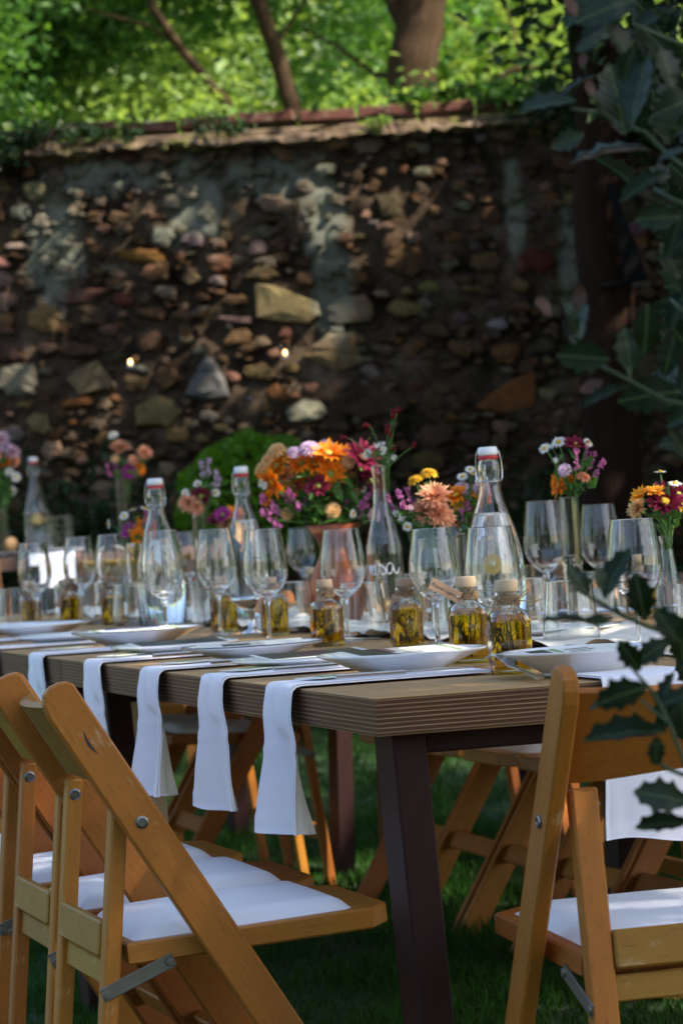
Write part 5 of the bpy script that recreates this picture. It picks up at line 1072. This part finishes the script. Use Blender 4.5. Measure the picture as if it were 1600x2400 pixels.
kk = kb / 13.07; z0 = at(905, 1330, zb).z - TH
def stroke(px, nm='letter'):
    pts = [((x - 640) * kk * 1.0, z0 + (910 - y) * kk) for x, y in px]; S_ = []
    for i in range(len(pts) - 1):
        p0, p1, p2, p3 = (pts[max(0, min(len(pts) - 1, i + j))] for j in (-1, 0, 1, 2))
        for s in range(5):
            f = s / 5; S_.append(tuple(.5 * (2 * p1[c] + (p2[c] - p0[c]) * f + (2 * p0[c] - 5 * p1[c] + 4 * p2[c] - p3[c]) * f * f + (3 * p1[c] - p0[c] - 3 * p2[c] + p3[c]) * f ** 3) for c in (0, 1)))
    S_.append(pts[-1]); MB().tube([onb(a, z) for a, z in S_], 15 * kk, 5).build(nm, WAXW, t, True)
stroke([(60, 1100), (75, 800), (110, 1000), (150, 800), (170, 1100)]); stroke([(190, 990), (235, 930), (225, 850), (190, 900), (190, 1050), (235, 1110), (270, 1080), (300, 960), (270, 800)])
stroke([(280, 1100), (330, 960), (300, 830)]); stroke([(300, 1080), (350, 1120), (400, 1080), (450, 900), (420, 780), (560, 880), (640, 970), (620, 1090), (540, 1120), (515, 1050)])
stroke([(860, 830), (780, 770), (690, 860), (670, 1000), (720, 1100), (800, 1080), (860, 960), (870, 850), (900, 1000), (970, 1095), (1060, 1060), (1110, 930)]); stroke([(415, 1690), (440, 1580), (475, 1400), (500, 1550), (540, 1820)])
bouquet('sparse stems of dark red buds and white bells in the lettered bottle', (905, 1092), zb, .07, [('bud', 'red', 811, 1026, 20, None, (-1, 0, .1)), ('bud', 'red', 864, 998, 20, None, (-1, 0, .2)), ('bud', 'red', 920, 978, 26), ('bud', 'red', 931, 966, 20, None, (.5, 0, 1)), ('bud', 'red', 908, 1014, 26), ('bud', 'red', 915, 1030, 20), ('bud', 'red', 922, 1055, 18), ('bud', 'red', 967, 1047, 16),
  ('bell', 'white', 879, 1045, 22), ('bell', 'white', 893, 1043, 20), ('wdaisy', 'white', 861, 1063, 24), ('bell', 'white', 894, 1060, 22), ('bell', 'white', 904, 1080, 26), ('bell', 'white', 923, 1075, 20), ('wdaisy', 'white', 898, 1052, 16)], 16, gl=.02, spread=.010)
def vase(label, x, Z, ytop, prof, water=.7, name='glass_vase', ztop=TH):
    """prof: (radius px, height fraction)"""
    q = at(x, 1400, Z); k = Z / FPX; h = at(x, ytop, Z).z - ztop; t = thing(name, label, 'vase', (q.x, q.y, ztop + .0005), 0, 'clear glass flower vases'); o = [(0, .002)] + [(r * k * (.9 if f == 0 else 1), f * h) for r, f in prof]
    inn = [(o[-1][0] - .002, h + .0002)] + [(r - .0022, z) for r, z in reversed(o[2:-1])] + [(max(.002, o[1][0] - .004), .008), (0, .008)]
    MB().lathe(MB.sup(o + inn, .001), 32).build('vase_body', GLASS, t, True)
    if water:
        wv = [(0, .0078), (max(.002, o[1][0] - .0038), .0078)] + [(r - .0020, z) for r, z in o[2:] if .009 < z < h * water]; wv += [(wv[-1][0], h * water), (0, h * water)]
        MB().lathe(MB.sup(wv, .001), 32).build('water', WATER, t, True)
    return t
CYL = [(24, 0), (24, .02), (24, .5), (23, .96), (23, 1.0)]
vase('tall narrow glass cylinder vase at the right, leaf visible inside', 1346, 6.9, 1165, CYL, .55)
bouquet('tall posy with two white daisies, burgundy and pink blooms in the glass cylinder', (1344, 1166), 6.9, .14, [('wdaisy', 'white', 1275, 1051, 30), ('wdaisy', 'white', 1308, 1036, 36), ('daisy', 'burg', 1350, 1046, 54, 'y', (0, -.5, 1)), ('wdaisy', 'white', 1377, 1037, 26, None, (.6, -.6, .6)), ('statice', 'pink', 1373, 1062, 34), ('statice', 'pink', 1384, 1080, 38), ('statice', 'pink', 1404, 1098, 40), ('statice', 'pink', 1350, 1078, 40), ('pompon', 'lilac', 1322, 1101, 36, None, (-.3, -.8, .6)), ('daisy', 'orange', 1312, 1138, 52, 'y', (-.8, -.4, .1)), ('daisy', 'orange', 1328, 1128, 34), ('pompon', 'peach', 1366, 1119, 42, None, (.5, -.3, 1)), ('pompon', 'white', 1300, 1079, 16), ('wdaisy', 'white', 1292, 1046, 14)], 22, gl=.035, spread=.012)
vase('flared glass carafe vase at the right frame edge', 1568, 6.2, 1256, [(34, 0), (38, .05), (36, .2), (22, .62), (15, .86), (15, .93), (18, 1.0)], .5)
bouquet('posy with a large burgundy daisy at the right frame edge', (1566, 1257), 6.2, .10, [('wdaisy', 'white', 1546, 1106, 30, None, (0, -.1, 1)), ('wdaisy', 'white', 1581, 1133, 34, None, (.1, -.4, 1)), ('daisy', 'gold', 1502, 1163, 48, 'y', (-.6, -.4, .8)), ('daisy', 'gold', 1532, 1156, 44, 'y', UPF), ('mum', 'cream', 1494, 1192, 52, None, (-.9, -.6, .3)), ('daisy', 'burg', 1557, 1178, 80, 'y', (0, -.8, .6)), ('daisy', 'burg', 1588, 1160, 50), ('daisy', 'yellow', 1594, 1183, 34), ('statice', 'magenta', 1572, 1208, 36), ('pompon', 'yellow', 1540, 1205, 26)], 26, gl=.035, spread=.012)
vase('glass jar vase with peach blooms behind a wine glass', 1010, 6.75, 1262, [(40, 0), (42, .05), (42, .7), (34, .9), (36, 1.0)], .6)
bouquet('mixed posy of peach chrysanthemums, yellow heads and pink sprays beside the lettered bottle', (1010, 1262), 6.75, .08, [('pompon', 'yellow', 972, 1126, 42, None, (-.5, -.2, 1)), ('pompon', 'yellow', 1005, 1110, 44, None, (.1, -.2, 1)), ('mum', 'peach', 1018, 1163, 70, None, (0, -.8, .7)), ('mum', 'peach', 995, 1200, 62, None, (-.4, -.9, .3)), ('mum', 'peach', 1024, 1203, 64), ('mum', 'peach', 1044, 1212, 46), ('statice', 'pink', 939, 1172, 44), ('statice', 'pink', 958, 1166, 38), ('statice', 'pink', 917, 1178, 36), ('statice', 'magenta', 974, 1190, 34), ('wdaisy', 'white', 954, 1234, 24), ('wdaisy', 'white', 974, 1234, 26), ('bell', 'white', 941, 1214, 30), ('bell', 'white', 926, 1205, 22), ('pompon', 'palepink', 962, 1190, 18)], 40, gl=.05, spread=.025)
vase('small glass vase hidden behind the tall swing-top bottle', 1098, 7.0, 1250, CYL, .5)
bouquet('posy of white, lilac and orange blooms just left of the tall swing-top bottle', (1098, 1250), 7.0, .08, [('wdaisy', 'white', 1101, 1100, 26), ('wdaisy', 'white', 1083, 1117, 28), ('wdaisy', 'white', 1107, 1111, 24, None, (.5, -.2, 1)), ('wdaisy', 'white', 1125, 1127, 28), ('pompon', 'lilac', 1081, 1146, 42), ('pompon', 'lilac', 1125, 1145, 40), ('daisy', 'orange', 1070, 1164, 56, 'y', (-.4, -.6, .8)), ('daisy', 'orange', 1128, 1163, 50), ('daisy', 'yellow', 1077, 1178, 38), ('statice', 'pink', 1097, 1200, 46), ('statice', 'pink', 1085, 1215, 36), ('mum', 'peach', 1062, 1228, 50, None, (0, -.3, 1)), ('pompon', 'peach', 1108, 1225, 30)], 26, gl=.04, spread=.012)
vase('slim glass vase behind the middle of the table, left of the middle swing-top bottle', 479, 8.9, 1204, CYL[:1] + [(16, .02), (16, .5), (17, .96), (17, 1.0)], .5)
bouquet('small posy with a burgundy daisy and pale pink spray before the clipped bush', (479, 1204), 8.9, .08, [('statice', 'lilac', 473, 1100, 36), ('statice', 'lilac', 489, 1097, 36), ('statice', 'lilac', 504, 1122, 34), ('statice', 'lilac', 512, 1130, 22), ('daisy', 'burg', 471, 1165, 46), ('mum', 'peach', 440, 1179, 42), ('mum', 'peach', 461, 1190, 34), ('wdaisy', 'white', 463, 1134, 22), ('wdaisy', 'white', 434, 1154, 20), ('wdaisy', 'white', 506, 1155, 22), ('pompon', 'white', 440, 1160, 12)], 20, gl=.03, spread=.010)
vase('low glass pot between the left and middle swing-top bottles', 535, 8.7, 1262, [(30, 0), (32, .1), (30, .9), (31, 1.0)], .5)
bouquet('low posy of crimson and orange blooms beside the middle swing-top bottle', (535, 1262), 8.7, .05, [('daisy', 'burg', 512, 1218, 48, 'y', (-.5, -.5, .7)), ('daisy', 'magenta', 523, 1208, 36), ('daisy', 'orange', 547, 1210, 52, 'y', (.3, -.5, .8)), ('mum', 'peach', 532, 1229, 40), ('mum', 'peach', 552, 1235, 36)], 14, gl=.03, spread=.02)
vase('low glass pot beside the left swing-top bottle', 325, 8.9, 1280, [(26, 0), (28, .1), (26, .9), (27, 1.0)], .5)
bouquet('low posy with nodding white daisies and a magenta bloom, left of the left swing-top bottle', (325, 1280), 8.9, .05, [('wdaisy', 'white', 311, 1195, 24, None, (-.2, -.1, 1)), ('wdaisy', 'white', 340, 1192, 26, None, (.4, -.2, .9)), ('wdaisy', 'white', 255, 1228, 24, None, (-1, -.3, .1)), ('wdaisy', 'white', 291, 1209, 24), ('statice', 'pink', 342, 1219, 38), ('daisy', 'magenta', 306, 1246, 40, 'y', (-.5, -.6, .5)), ('daisy', 'orange', 337, 1238, 44), ('daisy', 'orange', 324, 1257, 36)], 12, gl=.03, spread=.02)
vase('slim vase on the left background table', 300, 13.6, 1115, [(12, 0), (13, .02), (13, .5), (13, 1.0)], .5, ztop=.925)
bouquet('blurred posy of peach, pink and orange blooms on the left background table', (298, 1117), 13.6, .12, [('mum', 'peach', 283, 1050, 46, None, UPF), ('mum', 'peach', 339, 1062, 34), ('pompon', 'cream', 270, 1075, 22), ('statice', 'pink', 273, 1097, 36), ('statice', 'pink', 256, 1103, 26), ('daisy', 'magenta', 303, 1106, 34), ('daisy', 'orange', 323, 1102, 32), ('pompon', 'peach', 313, 1078, 28), ('wdaisy', 'white', 266, 1020, 26)], 24, gl=.05, spread=.012)
vase('vase at the left frame edge on the background table', 8, 13.5, 1190, CYL, .5, ztop=.925)
bouquet('blurred pink posy cut by the left frame edge', (8, 1190), 13.5, .1, [('mum', 'lilac', 14, 1048, 30), ('mum', 'palepink', 30, 1060, 34), ('mum', 'palepink', 2, 1030, 40), ('mum', 'peach', 32, 1082, 28), ('daisy', 'orange', 14, 1084, 28), ('wdaisy', 'white', 23, 1106, 22), ('wdaisy', 'white', 38, 1118, 24), ('wdaisy', 'white', 28, 1150, 24), ('mum', 'peach', -12, 1070, 36)], 24, gl=.05, spread=.02)
# ---------------------------------------------------------------- holly shrub in the near right
def holly_leaf_mesh(seed, spiny=True):
    r = random.Random(seed); N = 13; m = MB(); top = []; bot = []; mid = []
    for i in range(N):
        t = i / (N - 1); w = .30 * math.sin(math.pi * min(1, t * .96 + .02)) ** .8
        sp = (1.22 if i % 3 == 1 else .88) if spiny and 0 < i < N - 1 else 1
        z = .07 * math.sin(t * 3 + .3 * seed) + .012 * r.uniform(-1, 1); x = t + (.03 if i % 3 == 1 else 0)
        top.append((x, w * sp, z + w * .22 + (.03 if i % 3 == 1 and spiny else 0))); bot.append((x, -w * sp, z + w * .22 + (.03 if i % 3 == 1 and spiny else 0))); mid.append((t, 0, z - .01))
    def add(off, flip):
        V = [tuple(np.add(p, (0, 0, off))) for p in top + mid + bot]; F = []
        for i in range(N - 1):
            q = [(N + i, N + i + 1, i + 1, i), (2 * N + i, 2 * N + i + 1, N + i + 1, N + i)]; F += [tuple(reversed(f)) for f in q] if flip else q
        m.add(V, F)
    add(.006, False); add(-.006, True)
    return m
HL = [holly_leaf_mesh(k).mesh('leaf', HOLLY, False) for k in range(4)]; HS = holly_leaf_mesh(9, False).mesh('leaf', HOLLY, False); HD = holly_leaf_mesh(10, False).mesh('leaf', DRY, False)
for me in HL + [HS, HD]: me.polygons.foreach_set('use_smooth', [True] * len(me.polygons))
HO = Vector((1.25, 3.1, 0)); holly = thing('holly_shrub', 'dark spiny-leaved holly shrub, its blurred sprigs reaching in from the right', 'shrub', HO)
TOC = Vector((0, -1, 0)); RI = Vector((1, 0, 0)); UPV = Vector((0, 0, 1))
def hleaf(x, y, L, ang, tilt, Z=3.2, me=None, roll=0.0):
    """leaf centred on a photo pixel, L px long, pointing along ang in the upright plane, turned by tilt from facing us towards facing up"""
    a = (RI * math.cos(R(ang)) + UPV * math.sin(R(ang))); b = UPV - a * UPV.dot(a)
    b = b.normalized() if b.length > .15 else Vector((-1, 0, 0)); n = (TOC * math.cos(R(tilt)) + b * math.sin(R(tilt))).normalized(); w = n.cross(a).normalized()
    Ls = L * Z / FPX; c = at(x, y, Z) - HO; M = Matrix((a, w, n)).transposed() @ Matrix.Rotation(roll, 3, 'X')
    o = link('leaf', me or random.choice(HL), holly, c - a * Ls * .5, M.to_euler(), (Ls, Ls, Ls)); return o
def hstem(pts, Z, r=.0022):
    m = MB().tube([at(x, y, Z + random.uniform(-.02, .02)) - HO for x, y in pts], [r * .6] + [r] * (len(pts) - 1), 6); m.build('branch', HOLLYSTEM, holly, True)
L_ = [ # sprig before the table
 (1355, 1362, 84, 118, 20), (1402, 1356, 62, 100, 35), (1447, 1345, 130, 63, 62), (1498, 1398, 112, 98, 8), (1330, 1462, 140, 172, 72), (1398, 1457, 60, 175, 50), (1560, 1462, 95, 120, 20), (1590, 1500, 130, 100, 15),
 (1474, 1537, 86, 122, 10), (1528, 1527, 92, 210, 15), (1455, 1632, 128, 195, 20), (1400, 1655, 46, 200, 70), (1562, 1618, 92, 70, 65), (1592, 1640, 100, 195, 60), (1465, 1727, 195, 178, 70), (1536, 1760, 70, 265, 15), (1548, 1868, 130, 165, 20), (1550, 1936, 125, 178, 55),
 # middle right
 (1417, 932, 122, 195, 66), (1521, 930, 150, 185, 15), (1470, 822, 112, 95, 20), (1366, 838, 124, 172, 12), (1332, 746, 92, 108, 60), (1367, 758, 92, 78, 62), (1511, 772, 120, 82, 66), (1566, 660, 76, 130, 55), (1540, 512, 108, 180, 12), (1506, 440, 126, 205, 68), (1580, 560, 90, 250, 50),
 # top right
 (1282, 252, 138, 188, 60), (1353, 212, 130, 205, 74), (1445, 232, 170, 98, 10), (1500, 214, 170, 78, 58), (1430, 44, 150, 205, 62), (1537, 48, 120, 200, 58), (1417, 26, 150, 195, 12), (1430, 368, 190, 184, 74), (1583, 366, 90, 190, 60), (1585, 52, 80, 240, 50), (1450, 100, 100, 120, 40), (1380, 105, 70, 200, 45), (1475, 150, 90, 250, 50), (1560, 160, 100, 100, 20), (1580, 250, 120, 200, 15), (1560, 300, 90, 160, 50), (1330, 330, 80, 200, 10), (1350, 30, 90, 230, 40)]
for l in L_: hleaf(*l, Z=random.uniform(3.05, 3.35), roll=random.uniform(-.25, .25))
for x, y, L, a in ((1382, 206, 46, 100), (1338, 14, 60, 110), (1274, 718, 56, 120), (1358, 696, 60, 90), (1385, 905, 60, 200), (1365, 140, 40, 80)): hleaf(x, y, L, a, 30, 3.25, HD)
for pts in ([(1345, 1375), (1400, 1410), (1448, 1438), (1522, 1470), (1600, 1498), (1720, 1540)], [(1440, 1400), (1442, 1425), (1455, 1440)], [(1475, 1560), (1528, 1622), (1567, 1695), (1600, 1780), (1660, 1950)], [(1500, 1640), (1560, 1690)], [(1515, 1765), (1560, 1800), (1610, 1820)], [(1395, 850), (1430, 870), (1478, 895), (1560, 940), (1680, 960)], [(1470, 860), (1478, 895)], [(1335, 790), (1355, 820), (1395, 850)], [(1460, 290), (1510, 310), (1560, 360), (1640, 420)], [(1340, 255), (1400, 265), (1470, 300), (1510, 310)], [(1480, 55), (1560, 90), (1660, 130)], [(1530, 440), (1580, 470), (1660, 500)], [(1570, 700), (1600, 730), (1680, 760)]): hstem(pts, 3.2)
rh = random.Random(77)
for k in range(95):
    x = 1640 - abs(rh.gauss(0, 1)) * 50 + 10; y = rh.uniform(-40, 1080) if k < 88 else rh.uniform(1480, 1700)
    if y < 330: x -= rh.uniform(0, 130)
    hleaf(x, y, rh.uniform(70, 130), rh.uniform(0, 360), rh.uniform(0, 70), rh.uniform(3.25, 3.9))
# its main stems and the dense body beyond the frame edge
for k in range(7):
    x = rh.uniform(.9, 1.7); MB().tube([Vector((x + rh.uniform(.1, .5), 3.2 + rh.uniform(-.5, .6), -.02)) - HO, Vector((x + .1, 3.25, .8)) - HO, Vector((x - .15, 3.3, 1.6 + .2 * k)) - HO], [.016, .012, .005], 7).build('branch', BARKD, holly, True)
C = clumps([(1.5, 3.2, 1.2, .75, .8, 1.1), (1.45, 3.4, 2.2, .8, .8, .8), (1.9, 2.2, 1.3, .8, 1.0, 1.2)], 240, 22, .12); C = C[C[:, 0] > C[:, 1] * .115 + .02]; V, F = leaf_cloud(C, .065, .034, .3)
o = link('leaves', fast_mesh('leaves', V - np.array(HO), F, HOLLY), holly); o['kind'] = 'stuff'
